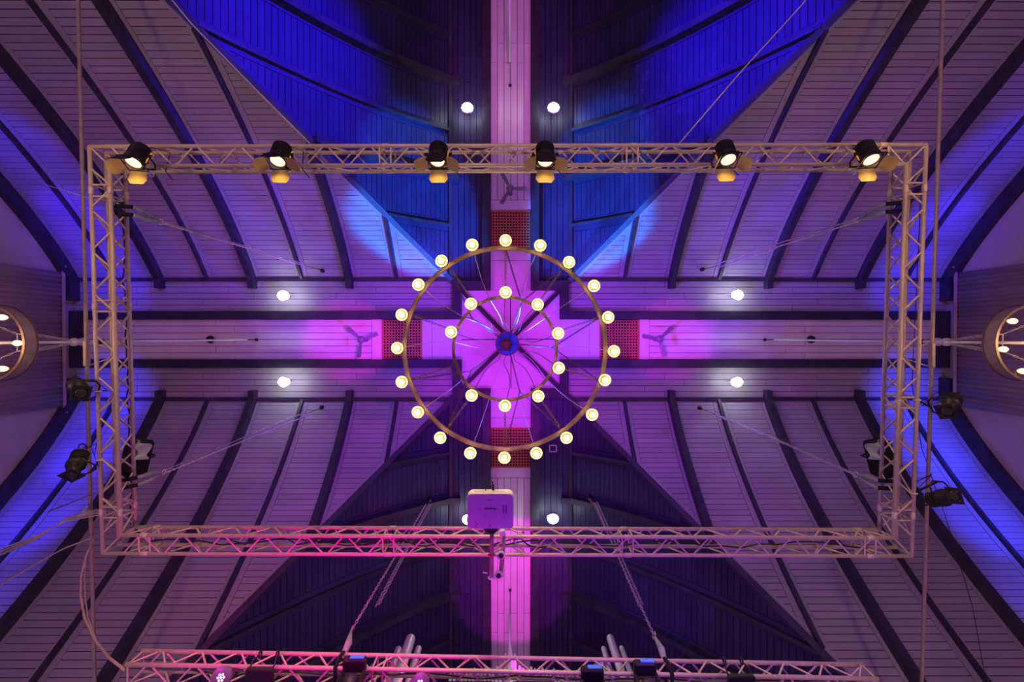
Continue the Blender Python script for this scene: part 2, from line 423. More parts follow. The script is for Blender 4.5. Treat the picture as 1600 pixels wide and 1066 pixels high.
# crossing panel
b = MB(); b.box((0, 0, Z0 + .06), (154 * U, 154 * U, .05))
cr = put('ceiling', b, M_BACK, None, kind='structure', cat='ceiling', label='smooth square ceiling panel of the crossing behind the large chandelier')
cr.location = (CX, CY, 0)
for k in range(4):
    b = MB(); m = Matrix.Rotation(k * pi / 2, 3, 'Z')
    b.slab([m @ V((1 * U, .3 * U, Z0)), m @ V((76.8 * U, .3 * U, Z0)), m @ V((76.8 * U, 76.8 * U, Z0)), m @ V((1 * U, 76.8 * U, Z0))], .03, V((0, 0, 1)))
    put('panel', b, M_PANEL, cr)
    b = MB(); m4 = Matrix.Rotation(k * pi / 2 + pi / 4, 3, 'Z')
    b.box(m4 @ V((59 * U, 0, Z0 - .03)), (98 * U, 6.5 * U, .10), m4); put('diagonal_beam', b, M_BEAM, cr)

# gable walls with arch outline
def gable(name, ang, label):
    MW = Matrix.Translation((CX, CY, 0)) @ Matrix.Rotation(ang, 4, 'Z')
    pts = []
    for t in [-(TE)] + [-x for x in ts(TB, TE)[::-1]][1:] : pts.append((t, Z(-t)))
    pts += [(t, Z(t)) for t in ts(TB, TE)]
    x = AE * U + .02
    out = [V((x, t * U, z + .05)) for t, z in pts] + [V((x, TE * U, 2.5)), V((x, -TE * U, 2.5))]
    b = MB(); b.slab(out, .15, V((1, 0, 0)))
    o = put(name, b, M_PLAST, None, kind='structure', label=label, cat='wall'); o.matrix_world = MW
    return o
gable('wall_right', 0, 'mauve plaster gable wall at the right edge behind the curtain')
gable('wall_left', pi, 'mauve plaster gable wall at the left edge behind the curtain')
gable('wall_back', pi / 2, 'end wall beyond the organ pipes')
gable('wall_front', -pi / 2, 'end wall beyond the top of the picture')

# grilles in the ridge strips
for ang, where in ((0, 'right of'), (pi, 'left of'), (-pi / 2, 'above'), (pi / 2, 'below')):
    MW = Matrix.Translation((CX, CY, 0)) @ Matrix.Rotation(ang, 4, 'Z')
    g = thing('ceiling_grille', 'square rust-coloured ventilation grille %s the crossing' % where, 'grille', MW, None)
    b = MB(); n = 13; s0 = 61.0; st = s0 / (n + .6)
    for k in range(n + 1):
        q = -s0 / 2 + st * .3 + k * st
        w = st * .42
        b.box(((169.5 + q) * U, 0, Z0 - .012), (w * U, s0 * U, .022)); b.box((169.5 * U, q * U, Z0 - .010), (s0 * U, w * U, .018))
    put('lattice', b, M_GRID, g, kind='stuff')
    b = MB(); b.box((169.5 * U, 0, Z0 + .02), (61 * U, 62 * U, .006)); put('backing', b, M_BACK, g)
    for dx, dy, sx, sy in ((-31, 0, 1.6, 62), (31, 0, 1.6, 62)):
        b = MB(); b.box(((169.5 + dx * .98) * U, dy, Z0 - .015), (sx * U, sy * U, .03)); put('frame', b, M_GRID, g)

# curtains on the gables
for ang, where in ((0, 'right'), (pi, 'left')):
    MW = Matrix.Translation((CX, CY, 0)) @ Matrix.Rotation(ang, 4, 'Z')
    c = thing('gable_curtain', 'brown pleated curtain hung on the gable wall at the %s edge' % where, 'curtain', MW)
    b = MB(); N = 150; vs = []; fs = []; rr = random.Random(3)
    x0 = AE * U - .05; zt = 11.62
    ph = [rr.uniform(.6, 1.4) for _ in range(N + 1)]
    acc = 0
    for i in range(N + 1):
        y = -1.62 + 3.24 * i / N; acc += ph[i]
        dx = .028 * sin(acc * 1.25) + .014 * sin(acc * .41)
        for z, k in ((zt, .5), (9.6, 1), (7.2, 1.1), (4.5, 1.2)): vs.append(V((x0 - .03 + dx * k, y * (1 + .0 * k), z)))
    for i in range(N):
        for k in range(3): fs.append((i * 4 + k, i * 4 + 4 + k, i * 4 + 5 + k, i * 4 + 1 + k))
    b.add(vs, fs, True)
    o = put('curtain_cloth', b, M_CURT, c); md = o.modifiers.new('s', 'SOLIDIFY'); md.thickness = .006
    tubeobj('curtain_rod', [(x0 - .06, -1.72, 11.62), (x0 - .06, 1.72, 11.62)], .04, M_CURT, c)
    for yy in (-1.75, 1.75):
        b = MB(); b.lathe([(.03, -.03), (.07, 0), (.05, .05), (.01, .07)], 10, Matrix.Translation((x0 - .06, yy, 11.62)) @ Matrix.Rotation(-pi / 2 if yy > 0 else pi / 2, 4, 'X')); put('rod_end', b, M_PLAST, c)

# ================================================================== CEILING FIXTURES
def flood(px, py, label):
    p = P(px, py, 11.62)
    o = thing('floodlight', label, 'floodlight', p, 'white floodlights under the ceiling')
    b = MB(); b.lathe([(.03, .34), (.03, .16), (.10, .15), (.135, .06), (.14, 0), (.125, -.004)], 18); put('housing', b, M_WHITE, o)
    b = MB(); b.lathe([(.004, -.022), (.07, -.02), (.118, -.006), (.122, -.002)], 20); put('lens', b, M_FLOOD, o)
    l = bpy.data.lights.new('floodlight_spill', 'POINT'); l.energy = 7; l.color = (.85, 1, .9); l.shadow_soft_size = .05
    for q in (-1, 1):
        lo = bpy.data.objects.new('floodlight_spill', l); COL.objects.link(lo); lo.parent = o; lo.location = (q * .19, 0, 0)
    return o
for px, py, lb in ((730, 168, 'bright white floodlight above the top truss, left of the ridge strip'),
                   (865, 168, 'bright white floodlight above the top truss, right of the ridge strip'),
                   (442, 462, 'bright white floodlight left of the chandelier, the upper of two'),
                   (443, 597, 'bright white floodlight left of the chandelier, the lower of two'),
                   (1153, 461, 'bright white floodlight right of the chandelier, the upper of two'),
                   (1152, 597, 'bright white floodlight right of the chandelier, the lower of two'),
                   (864, 811, 'bright white floodlight just above the bottom truss, right of the projector'),
                   (731, 812, 'white floodlight mostly hidden behind the projector')): flood(px, py, lb)
def fan(px, py, angs, label):
    o = thing('ceiling_fan', label, 'fan', P(px, py, 11.55), 'three-bladed ceiling fans')
    b = MB(); b.lathe([(.015, .45), (.015, .08), (.05, .07), (.085, .04), (.09, 0), (.07, -.04), (.02, -.05)], 18); put('motor', b, M_FAN, o)
    b = MB(); b.lathe([(.02, .45), (.06, .44), (.05, .37), (.02, .34)], 12); put('ceiling_cup', b, M_FAN, o)
    for a in angs:
        a = R(a); m = Matrix.Rotation(a, 3, 'Z'); b = MB()
        ps = [(.07, -.022), (.20, -.045), (.40, -.055), (.43, -.03), (.43, .05), (.20, .045), (.07, .022)]
        b.slab([m @ V((x, y, .01 + y * .25)) for x, y in ps], .008, V((0, 0, 1))); put('blade', b, M_FAN, o)
fan(797, 294, (-118, 2, 120), 'grey three-bladed ceiling fan just below the top truss')
fan(564, 531, (-138, -20, 98), 'grey three-bladed ceiling fan left of the chandelier')
fan(1031, 530, (-44, 76, 190), 'grey three-bladed ceiling fan right of the chandelier')
for px, w in ((328, 'left'), (1268, 'right')):
    b = MB(); b.lathe([(.08, .06), (.095, .03), (.08, -.04), (.03, -.06)], 14); o = put('ceiling_sensor', b, M_BLK); o.location = P(px, 530.5, 11.92)
    tag(o, 'small dark round fitting on the %s ridge strip beside the cable' % w, 'fitting')
b = MB(); c = P(864, 701, 11.9)
for dx, dy, sx, sy in ((0, -.08, .2, .025), (0, .08, .2, .025), (-.085, 0, .025, .18), (.085, 0, .025, .18)): b.box(c + V((dx, dy, 0)), (sx, sy, .04))
o = put('hatch_frame', b, M_PANEL); tag(o, 'small square white frame on the dark slope below the chandelier', 'frame', kind=None)
b = MB(); b.box(c + V((0, 0, .03)), (.15, .15, .02)); put('hatch_plate', b, M_DARKB, o)

# ================================================================== CHAINS
def chain(a, b_, link=.045, r=.0045, wid=.013):
    a, b_ = V(a), V(b_); d = (b_ - a); n = max(2, int(d.length / link)); d.normalize()
    x = d.orthogonal().normalized(); y = d.cross(x); mb = MB()
    for i in range(n):
        c = a + (b_ - a) * ((i + .5) / n); s = x if i % 2 else y; h = link * .62
        mb.tube([c - d * h, c - d * h * .5 + s * wid, c + d * h * .5 + s * wid, c + d * h, c + d * h * .5 - s * wid, c - d * h * .5 - s * wid], r, 4, closed=True)
    return mb
# ================================================================== CENTRAL CHANDELIER
AX = P(789, 545, 6.7); ax = V((AX.x, AX.y, 0))
ch = thing('ring_chandelier', 'large two-ring bronze chandelier with round bulbs hanging at the centre', 'chandelier', ax + V((0, 0, 6.7)))
O = V((0, 0, 0)); K = 6.7 / F
def ring(Rr, w, h, z, nm):
    b = MB(); n = 96; vs = []; fs = []
    pr = [(Rr - w / 2, -h / 2), (Rr + w / 2, -h / 2), (Rr + w / 2, h / 2), (Rr - w / 2, h / 2)]
    for i in range(n):
        t = 2 * pi * i / n
        vs += [V((r * cos(t), r * sin(t), z + zz)) for r, zz in pr]
    for i in range(n):
        j = (i + 1) % n
        for k in range(4):
            l = (k + 1) % 4; fs.append((i * 4 + k, i * 4 + l, j * 4 + l, j * 4 + k))
    b.add(vs, fs, True); o = put(nm, b, M_BRONZE, ch); m = o.modifiers.new('e', 'EDGE_SPLIT'); m.split_angle = R(40); return o
R1 = 156.5 * K; R2 = 81 * K
ring(R1, .050, .035, 0, 'outer_ring'); ring(R2, .036, .03, .05, 'inner_ring')
ring(R1 + .028, .008, .055, 0, 'outer_band'); ring(R2 + .02, .006, .045, .05, 'inner_band')
def chl(px, py, z): return P(px, py, z) - ax - V((0, 0, 6.7))
OUT = [(790, 376), (844, 384), (889, 410), (928, 447), (950, 496), (959, 549), (945, 594), (925, 648), (885, 684), (838, 708),
       (788, 715), (735, 708), (688, 684), (653, 644), (628, 597), (621, 544), (628, 492), (654, 445), (690, 408), (738, 383)]
INN = [(790, 457), (840, 476), (872, 521), (873, 575), (841, 619), (789, 634), (737, 618), (705, 519), (736, 475)]
shade0 = MB(); shade0.lathe([(.006, .075), (.02, .07), (.05, .04), (.082, .0), (.086, -.012), (.078, -.008), (.045, .028), (.01, .05)], 24)
bulb0 = MB(); bulb0.lathe([(.012, .04), (.022, .025), (.040, -.005), (.047, -.035), (.040, -.062), (.022, -.078), (.004, -.083)], 18)
sock0 = MB(); sock0.lathe([(.004, .14), (.016, .135), (.02, .08), (.02, .06)], 10)
rim0 = MB(); rim0.torus((0, 0, -.012), .0865, .004, 28, 6)
SM = shade0.mesh('lamp_shade', M_SHADE); BM_ = bulb0.mesh('bulb', M_BULB); KM = sock0.mesh('socket', M_BRONZE); RM = rim0.mesh('shade_rim', M_BRONZE)
col0 = MB(); col0.lathe([(.047, -.004), (.060, -.008), (.060, -.016), (.047, -.014)], 24); CM = col0.mesh('collar', M_COLLAR)
for i, (px, py) in enumerate(OUT + INN):
    outer = i < len(OUT); zr = 6.7 if outer else 6.75; 
    p = chl(px, py, zr - .03)
    s = put('lamp_shade', SM, None, ch); s.location = p
    for nm, me in (('bulb', BM_), ('socket', KM), ('collar', CM)):
        put(nm, me, None, s)
    l = bpy.data.lights.new('bulb_light', 'POINT'); l.energy = 2.4; l.color = (1, .68, .33); l.shadow_soft_size = .04
    lo = bpy.data.objects.new('bulb_light', l); COL.objects.link(lo); lo.parent = s; lo.location = (0, 0, -.13)
    rr = R1 if outer else R2; d = V((p.x, p.y, 0)).normalized(); zb = 0 if outer else .05
    b = MB(); b.tube([d * rr + V((0, 0, zb)), d * (rr + .05) + V((0, 0, zb + .10)), V((p.x, p.y, p.z + .13))], .008, 6); put('lamp_arm', b, M_BRONZE, ch)
HZ = 11.5 - 6.7
b = MB(); b.lathe([(.03, .42), (.10, .40), (.24, .30), (.275, .05), (.27, 0), (.255, -.01), (.14, .0)], 32, Matrix.Translation((0, 0, HZ))); put('canopy', b, M_BLUEC, ch, label='blue ceiling canopy')
b = MB(); b.torus((0, 0, HZ - .005), .275, .014, 40, 6); put('canopy_rim', b, M_BRONZE, ch)
b = MB(); b.lathe([(.14, .05), (.15, -.05), (.145, -.22), (.11, -.30), (.02, -.31)], 20, Matrix.Translation((-.03, .02, HZ))); put('motor_housing', b, mat('dark_brown_metal', (.10, .07, .03), .5, noise=.3, nscale=20), ch)
for k in range(8):
    t = k * pi / 4; b = MB(); b.lathe([(.012, 0), (.012, -.03)], 6, Matrix.Translation((-.03 + .11 * cos(t), .02 + .11 * sin(t), HZ - .295))); put('bolt', b, M_BLK, ch)
def ringpt(px, py, rr, z):
    p = chl(px, py, 6.7 + z); d = V((p.x, p.y, 0)).normalized(); return d * rr + V((0, 0, z + .02))
RP = [ringpt(px, py, R1, 0) for px, py in ((790, 386), (885, 412), (938, 496), (938, 596), (881, 676), (789, 705), (695, 676), (640, 594), (640, 492), (702, 416))]
NODES = [((815, 472), 0, 1), ((863, 543), 2, 3), ((812, 612), 4, 5), ((736, 580), 6, 7), ((737, 497), 8, 9)]
for (px, py), i, j in NODES:
    nd = chl(px, py, 8.5)
    hub = V((nd.x, nd.y, 0)).normalized() * .2 + V((0, 0, HZ))
    for e in (RP[i], RP[j], hub): put('chain', chain(nd, e), M_CHAIN, ch, kind='stuff')
    b = MB(); b.torus(nd, .03, .006, 14, 6, ax=V((1, .2, 0))); put('link_ring', b, M_CHAIN, ch)
for i, t in enumerate([0, 0, 7, 2, 3, 5, 5, 6, 7, 8]):
    q = RP[i]; ip = V((q.x, q.y, 0)).normalized() * R2 + V((0, 0, .08))
    put('chain', chain(q, ip), M_CHAIN, ch, kind='stuff')
for i, (px, py) in enumerate(OUT + INN):
    if i < 20 and i % 2 == 0: continue
    p = chl(px, py, 6.85); d = V((p.x, p.y, 0)).normalized(); h = d * .26 + V((0, 0, HZ))
    pts = []; rr = random.Random(i); sag = rr.uniform(.1, .3); sw = rr.uniform(-.08, .08)
    for k in range(13):
        u = k / 12; q = p.lerp(h, u); q += d.cross(V((0, 0, 1))) * sw * sin(u * 2 * pi) - d * sag * sin(u * pi) * (1 - u)
        pts.append(q)
    tubeobj('lamp_cable', pts, .006, M_WHITE if i < 20 else M_CHAIN, ch, 5)

# ================================================================== SIDE CHANDELIERS
def side_chand(sx, label, bulbs):
    X = P(798 + sx * 396.5, 531, 12); pos = V((X.x, X.y - .0, 0))
    # the cable hangs plumb, the ring at 6.0
    o = thing('small_chandelier', label, 'chandelier', pos + V((0, 0, 5.87)), 'small ring chandeliers at the sides')
    Rr = .46
    def rg(r0, w, h, z, m, nm):
        b = MB(); n = 56; vs = []; fs = []
        for i in range(n):
            t = 2 * pi * i / n
            vs += [V((r * cos(t), r * sin(t), z + zz)) for r, zz in ((r0 - w / 2, -h / 2), (r0 + w / 2, -h / 2), (r0 + w / 2, h / 2), (r0 - w / 2, h / 2))]
        for i in range(n):
            j = (i + 1) % n
            for k in range(4):
                l = (k + 1) % 4; fs.append((i * 4 + k, i * 4 + l, j * 4 + l, j * 4 + k))
        b.add(vs, fs, True); q = put(nm, b, m, o); md = q.modifiers.new('e', 'EDGE_SPLIT'); md.split_angle = R(40)
    rg(Rr, .012, .16, .02, M_STEEL, 'ring_band'); rg(Rr, .03, .014, -.06, M_BRONZE, 'lower_rim'); rg(Rr, .03, .014, .10, M_BRONZE, 'upper_rim')
    for i in range(6):
        t = i * pi / 3 + pi / 6 * 0 + (pi if sx > 0 else 0) + bulbs
        d = V((cos(t), sin(t), 0)); q = d * (Rr - .10) + V((0, 0, -.03))
        b = MB(); b.lathe([(.012, .05), (.024, .03), (.034, 0), (.034, -.03), (.02, -.055), (.004, -.062)], 14, Matrix.Translation(q)); bo = put('bulb', b, M_EDISON, o)
        b = MB(); b.tube([d * Rr + V((0, 0, .0)), q + V((0, 0, .09)), q + V((0, 0, .04))], .010, 6); put('lamp_arm', b, M_BRONZE, o)
    l = bpy.data.lights.new('side_glow', 'POINT'); l.energy = 20; l.color = (1, .6, .28); l.shadow_soft_size = .15
    lo = bpy.data.objects.new('side_glow', l); COL.objects.link(lo); lo.parent = o; lo.location = (0, 0, -.35)
    hz = 1.08
    for t in (pi / 4, 3 * pi / 4, 5 * pi / 4, 7 * pi / 4):
        d = V((cos(t), sin(t), 0)); k = d * .16 + V((0, 0, .42))
        put('chain', chain(V((0, 0, hz)) + d * .03, k, .05, .004, .010), M_ROPE, o, kind='stuff')
        put('chain', chain(k, d * Rr + V((0, 0, .1)), .05, .004, .010), M_ROPE, o, kind='stuff')
    b = MB(); c4 = [V((cos(t), sin(t), 0)) * .16 + V((0, 0, .42)) for t in (pi / 4, 3 * pi / 4, 5 * pi / 4, 7 * pi / 4)]
    b.tube(c4, .007, 5, closed=True); put('spreader', b, M_WHITE, o)
    b = MB(); b.lathe([(.02, -.02), (.055, 0), (.06, .05), (.045, .07), (.045, .13), (.06, .15), (.06, .21), (.02, .24)], 16, Matrix.Translation((0, 0, hz))); put('swivel_hub', b, M_WHITE, o)
    b = MB(); b.lathe([(.02, 0), (.04, .03), (.04, .09), (.02, .12)], 14, Matrix.Translation((0, 0, hz + .42))); put('cable_gland', b, M_BLK, o)
    tubeobj('cable', [(0, 0, -.9), (0, 0, 5.68)], .019, M_WHITE, o, 8)
    tubeobj('upper_rod', [(0, 0, 5.63), (0, 0, 6.12)], .007, M_BLK, o, 6)
    b = MB(); b.lathe([(.03, -.04), (.04, 0), (.04, .03)], 10, Matrix.Translation((0, 0, 6.11))); put('ceiling_hook', b, M_BLK, o)
side_chand(-1, 'small bronze ring chandelier cut by the left edge of the picture', 0)
side_chand(1, 'small bronze ring chandelier cut by the right edge of the picture', R(-12))
for yy, wz, lb in ((134, 2, 'white cable dropping from the ridge above the top truss, out of the picture'), (922, 1, 'thin white cable hanging from the ridge in front of the organ pipes')):
    p = P(797, yy, 12); c = thing('hanging_cable', lb, 'cable', (p.x, p.y, 12))
    z1 = 8.0 if yy < 500 else 9.3
    tubeobj('cable', [(0, 0, z1 - 12), (0, 0, -1.05)], .019, M_WHITE, c); tubeobj('upper_rod', [(0, 0, -1.1), (0, 0, -.02)], .006, M_BLK, c, 6)
    b = MB(); b.lathe([(.03, -.05), (.04, -.02), (.04, 0)], 10); put('ceiling_hook', b, M_BLK, c)

# ================================================================== TRUSSES
D = .24; CR = .025; BR = .0118
class Truss:
    def __init__(s, root): s.root = root; s.br = []
    def chord(s, p, q, r=CR):
        b = MB(); b.tube([p, q], r, 12); put('chord', b, M_ALU, s.root)
    def brace(s, p, q, w=0, r=BR): s.br.append((w, V(p), V(q), r))
    def zig(s, p0, p1, q0, q1, w=0, ph=0, pitch=.265):
        """zigzag between chord p (p0-p1) and chord q (q0-q1)"""
        p0, p1, q0, q1 = map(V, (p0, p1, q0, q1)); n = max(2, round((p1 - p0).length / pitch))
        for i in range(n):
            u0, u1 = (i + .08) / n, (i + .92) / n
            if (i + ph) % 2: s.brace(p0.lerp(p1, u0), q0.lerp(q1, u1), w)
            else: s.brace(q0.lerp(q1, u0), p0.lerp(p1, u1), w)
    def flush(s):
        s.br.sort(key=lambda x: x[0]); rest = MB()
        for i, (w, p, q, r) in enumerate(s.br):
            if i < 300: b = MB(); b.tube([p, q], r, 6, cap=False); put('brace', b, M_ALU, s.root)
            else: rest.tube([p, q], r, 6, cap=False)
        if rest.v: put('brace', rest, M_ALU, s.root, kind='stuff')
def segs(a, b, c, d, u0, u1):
    return a.lerp(b, u0), a.lerp(b, u1), c.lerp(d, u0), c.lerp(d, u1)
# frame truss: lower outer corners from the photo
cA = [P(140, 229, 6.0), P(1447, 226, 6.0), P(1424, 869, 6.2), P(161, 865, 6.2)]
cen = sum(cA, V((0, 0, 0))) / 4
e1 = (cA[1] - cA[0]).normalized(); e2 = (cA[3] - cA[0]); e2 = (e2 - e1 * e2.dot(e1)).normalized(); e3 = e1.cross(e2)   # up
up = e3 if e3.z > 0 else -e3
sg4 = [(1, 1), (-1, 1), (-1, -1), (1, -1)]
cB = [c + e1 * D * a + e2 * D * b for c, (a, b) in zip(cA, sg4)]
cA2 = [c + up * D for c in cA]; cB2 = [c + up * D for c in cB]
tr = thing('rectangular_truss_frame', 'rectangular aluminium lighting truss frame hanging around the chandelier', 'truss', (0, 0, 0))
T1 = Truss(tr)
for i in range(4):
    j = (i + 1) % 4
    for c in (cA, cB, cA2, cB2): T1.chord(c[i], c[j])
    d = (cB[j] - cB[i]).normalized()
    a0 = cB[i] + d * .0; a1 = cB[j]; outd = -(e2 if i == 0 else -e2 if i == 2 else -e1 if i == 1 else e1)
    o0, o1 = a0 + outd * D, a1 + outd * D
    # the face directions: bottom, outer side, inner side, top
    T1.zig(a0, a1, o0, o1, 0, 0)
    T1.zig(o0, o1, o0 + up * D, o1 + up * D, 2, 1)
    T1.zig(a0, a1, a0 + up * D, a1 + up * D, 1, 1)
    T1.zig(a0 + up * D, a1 + up * D, o0 + up * D, o1 + up * D, 3, 1)
    Lh = (a1 - a0).length
    st = [.3, Lh - .3] + ([Lh * .345, Lh * .655] if i % 2 == 0 else [Lh * .63])
    for s_ in st:
        for off in (-.07, .07):
            q = a0 + d * (s_ + off); r = o0 + d * (s_ + off)
            T1.brace(q, r, -1); T1.brace(q, q + up * D, -1); T1.brace(r, r + up * D, -1); T1.brace(q + up * D, r + up * D, 1)
        for q in (a0, o0, a0 + up * D, o0 + up * D):
            b = MB(); c = q + d * s_; b.tube([c - d * .045, c - d * .04, c + d * .04, c + d * .045], [.028, .031, .031, .028], 10); put('coupler', b, M_ALU, tr)
    # corner box
    T1.brace(cA[i], cA2[i], -1); T1.brace(cB[i], cB2[i], -1); T1.brace(cA[i], cB[i], -1); T1.brace(cA2[i], cB2[i], 1)
T1.flush()
# rear truss near the bottom edge
tr2 = thing('straight_stage_truss', 'straight aluminium truss with stage lights along the bottom edge', 'truss', (0, 0, 0))
T2 = Truss(tr2)
zA = 5.55
b0, b1 = P(197, 1038.5, zA), P(1372, 1061, zA)
dd = (b1 - b0).normalized(); oo = V((-dd.y, dd.x, 0)).normalized()
if oo.y < 0: oo = -oo
uu = V((0, 0, 1)); a0, a1 = b0 + oo * D, b1 + oo * D
for p, q in ((b0, b1), (a0, a1), (b0 + uu * D, b1 + uu * D), (a0 + uu * D, a1 + uu * D)): T2.chord(p, q)
T2.zig(b0, b1, a0, a1, 0, 0); T2.zig(b0, b1, b0 + uu * D, b1 + uu * D, 1, 1, .235); T2.zig(a0, a1, a0 + uu * D, a1 + uu * D, 2, 1); T2.zig(b0 + uu * D, b1 + uu * D, a0 + uu * D, a1 + uu * D, 3, 0)
Lh = (b1 - b0).length
for s_ in (.02, Lh * .333, Lh * .70, Lh - .02):
    for off in ((-.06, .06) if .1 < s_ < Lh - .1 else (0,)):
        for p, q in ((b0, a0), (b0, b0 + uu * D), (a0, a0 + uu * D), (b0 + uu * D, a0 + uu * D)): T2.brace(p + dd * (s_ + off), q + dd * (s_ + off), -1)
T2.flush()

# long vertical-looking tubes left and right
for pts, lb, nm in ((((122, 0), 6.3, (148, 1066), 6.56), 'long galvanised tube running down the left side outside the truss', 'l'),
                    (((1473, 0), 6.3, (1440, 1066), 6.62), 'long galvanised tube running down the right side outside the truss', 'r')):
    p, q = P(*pts[0], pts[1]), P(*pts[2], pts[3]); ext = (q - p) * .12
    o = tubeobj('rigging_tube', [p - ext, q + ext], .023, M_STEEL, None, 12)
    tag(o, lb, 'tube', 'long rigging tubes')
    c = p.lerp(q, .505)
    bk = MB(); bk.box(c, (.055, .34, .07), None, .01); cl = put('tube_bracket', bk, M_STEEL, o)
    s = 1 if nm == 'l' else -1
    tubeobj('bracket_arm', [c + V((0, -.16, .03)), c + V((s * .22, -.07, .1))], .008, M_WHITE, o, 6)
    tubeobj('bracket_arm', [c + V((0, .16, .03)), c + V((s * .22, .07, .1))], .008, M_WHITE, o, 6)

# ================================================================== LAMPS ON THE TRUSS
def barn(p, hinge, outv, nrm, w, ln, flare, mt_in, parent, label=None):
    """door hinged at p, hinge dir, splaying from axis nrm outwards by flare"""
    d = (nrm * cos(flare) + outv * sin(flare)).normalized(); th = hinge.cross(d).normalized()
    a = p - hinge * w * .42; b_ = p + hinge * w * .42; c = p + hinge * w * .52 + d * ln * .7; e = p + hinge * w * .36 + d * ln; f = p - hinge * w * .36 + d * ln; g = p - hinge * w * .52 + d * ln * .7
    b = MB(); b.slab([a, b_, c, e, f, g], .003, th)
    return put('barn_door', b, mt_in, parent, label=label)
def fresnel(px, py, label, flares, rot=0):
    loc = P(px, py, 5.72)
    d = V((sin(rot), cos(rot) * cos(R(30)), -sin(R(30))))
    o = thing('fresnel_spotlight', label, 'spotlight', frame(loc, d), 'barn-door spotlights on the top truss')
    Rx = Matrix.Rotation(-pi / 2, 4, 'X')
    b = MB(); b.lathe([(.05, -.20), (.095, -.185), (.105, -.16), (.105, -.02), (.115, 0), (.115, .055), (.10, .06)], 14, Rx, False); put('housing', b, M_BLK, o)
    for k in range(5):
        b = MB(); b.lathe([(.105, -.165 + k * .03), (.113, -.163 + k * .03), (.113, -.155 + k * .03), (.105, -.153 + k * .03)], 14, Rx, False); put('cooling_fin', b, M_BLK, o)
    b = MB(); b.torus((0, .065, 0), .092, .010, 28, 6, ax=V((0, 1, 0))); put('lens_ring', b, M_BRONZE, o)
    b = MB(); b.lathe([(.085, .058), (.07, .066), (.04, .072), (.004, .075)], 24, Rx); put('lens', b, M_LENS, o)
    b = MB()
    for x, y, sx, sy in ((0, .112, .24, .012), (0, -.112, .24, .012), (.114, 0, .012, .236), (-.114, 0, .012, .236)): b.box((x, .078, y), (sx, .008, sy))
    put('door_frame', b, M_BLK, o)
    X, Y, Zz = V((1, 0, 0)), V((0, 1, 0)), V((0, 0, 1))
    barn(V((0, .085, -.112)), X, -Zz, Y, .22, .15, R(flares[0]), M_BLK, o)
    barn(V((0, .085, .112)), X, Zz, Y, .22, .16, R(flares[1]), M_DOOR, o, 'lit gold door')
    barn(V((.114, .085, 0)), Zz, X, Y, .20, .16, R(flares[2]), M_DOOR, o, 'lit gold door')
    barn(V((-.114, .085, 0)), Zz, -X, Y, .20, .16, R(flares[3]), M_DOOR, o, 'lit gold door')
    b = MB(); b.box((.108 if px < 800 else -.108, -.06, .03), (.012, .17, .012)); put('vent_slot', b, M_LEAK, o, label='amber light leaking from the vent')
    pts = [(-.13, -.05, 0), (-.135, -.05, .12), (-.09, -.05, .2), (.09, -.05, .2), (.135, -.05, .12), (.13, -.05, 0)]
    b = MB(); b.tube(pts, .011, 6); put('yoke', b, M_BLK, o)
    for s in (-1, 1):
        b = MB(); b.lathe([(.02, 0), (.024, .02), (.01, .03)], 10, Matrix.Translation((s * .13, -.05, 0)) @ Matrix.Rotation(s * pi / 2, 4, 'Y')); put('tilt_knob', b, M_BLK, o)
    b = MB(); b.box((0, -.05, .225), (.05, .05, .05), None, .006); b.torus((0, -.05, .27), .034, .010, 16, 6, ax=V((1, 0, 0))); put('clamp', b, M_WHITE, o)
    rr = random.Random(px); c0 = V((.03, -.2, .03)); b = MB()
    b.tube([c0, c0 + V((rr.uniform(-.06, .06), -.10, .05)), c0 + V((rr.uniform(.0, .15), -.13, .14)), V((.16, -.10, .26)), V((.26, -.0, .30))], .006, 6); put('power_cable', b, M_BLK, o)
    l = bpy.data.lights.new('fresnel_beam', 'SPOT'); l.energy = 11; l.color = (1, .60, .18); l.spot_size = R(150); l.spot_blend = .6; l.shadow_soft_size = .05
    lo = bpy.data.objects.new('fresnel_beam', l); COL.objects.link(lo); lo.parent = o; lo.location = (0, .10, 0); lo.rotation_euler = (pi / 2, 0, 0)
    l = bpy.data.lights.new('fresnel_throw', 'SPOT'); l.energy = 200; l.color = (1, .62, .22); l.spot_size = R(96); l.spot_blend = .5; l.shadow_soft_size = .06
    lo = bpy.data.objects.new('fresnel_throw', l); COL.objects.link(lo); lo.parent = o; lo.location = (0, .32, 0); lo.rotation_euler = (pi / 2, 0, 0)
    return o
fresnel(212, 248, 'black barn-door spotlight at the top left corner of the truss frame', (28, 22, 45, 45), -.05)
fresnel(436, 246, 'black barn-door spotlight second from the left on the top truss', (30, 22, 70, 50), -.03)
fresnel(684, 246, 'black barn-door spotlight just left of the ridge strip on the top truss', (8, 22, 62, 62), 0)
fresnel(852, 246, 'black barn-door spotlight just right of the ridge strip on the top truss', (8, 22, 62, 62), 0)
fresnel(1136, 244, 'black barn-door spotlight second from the right on the top truss', (40, 22, 50, 35), .03)
fresnel(1358, 244, 'black barn-door spotlight at the top right corner of the truss frame', (40, 22, 48, 45), .05)

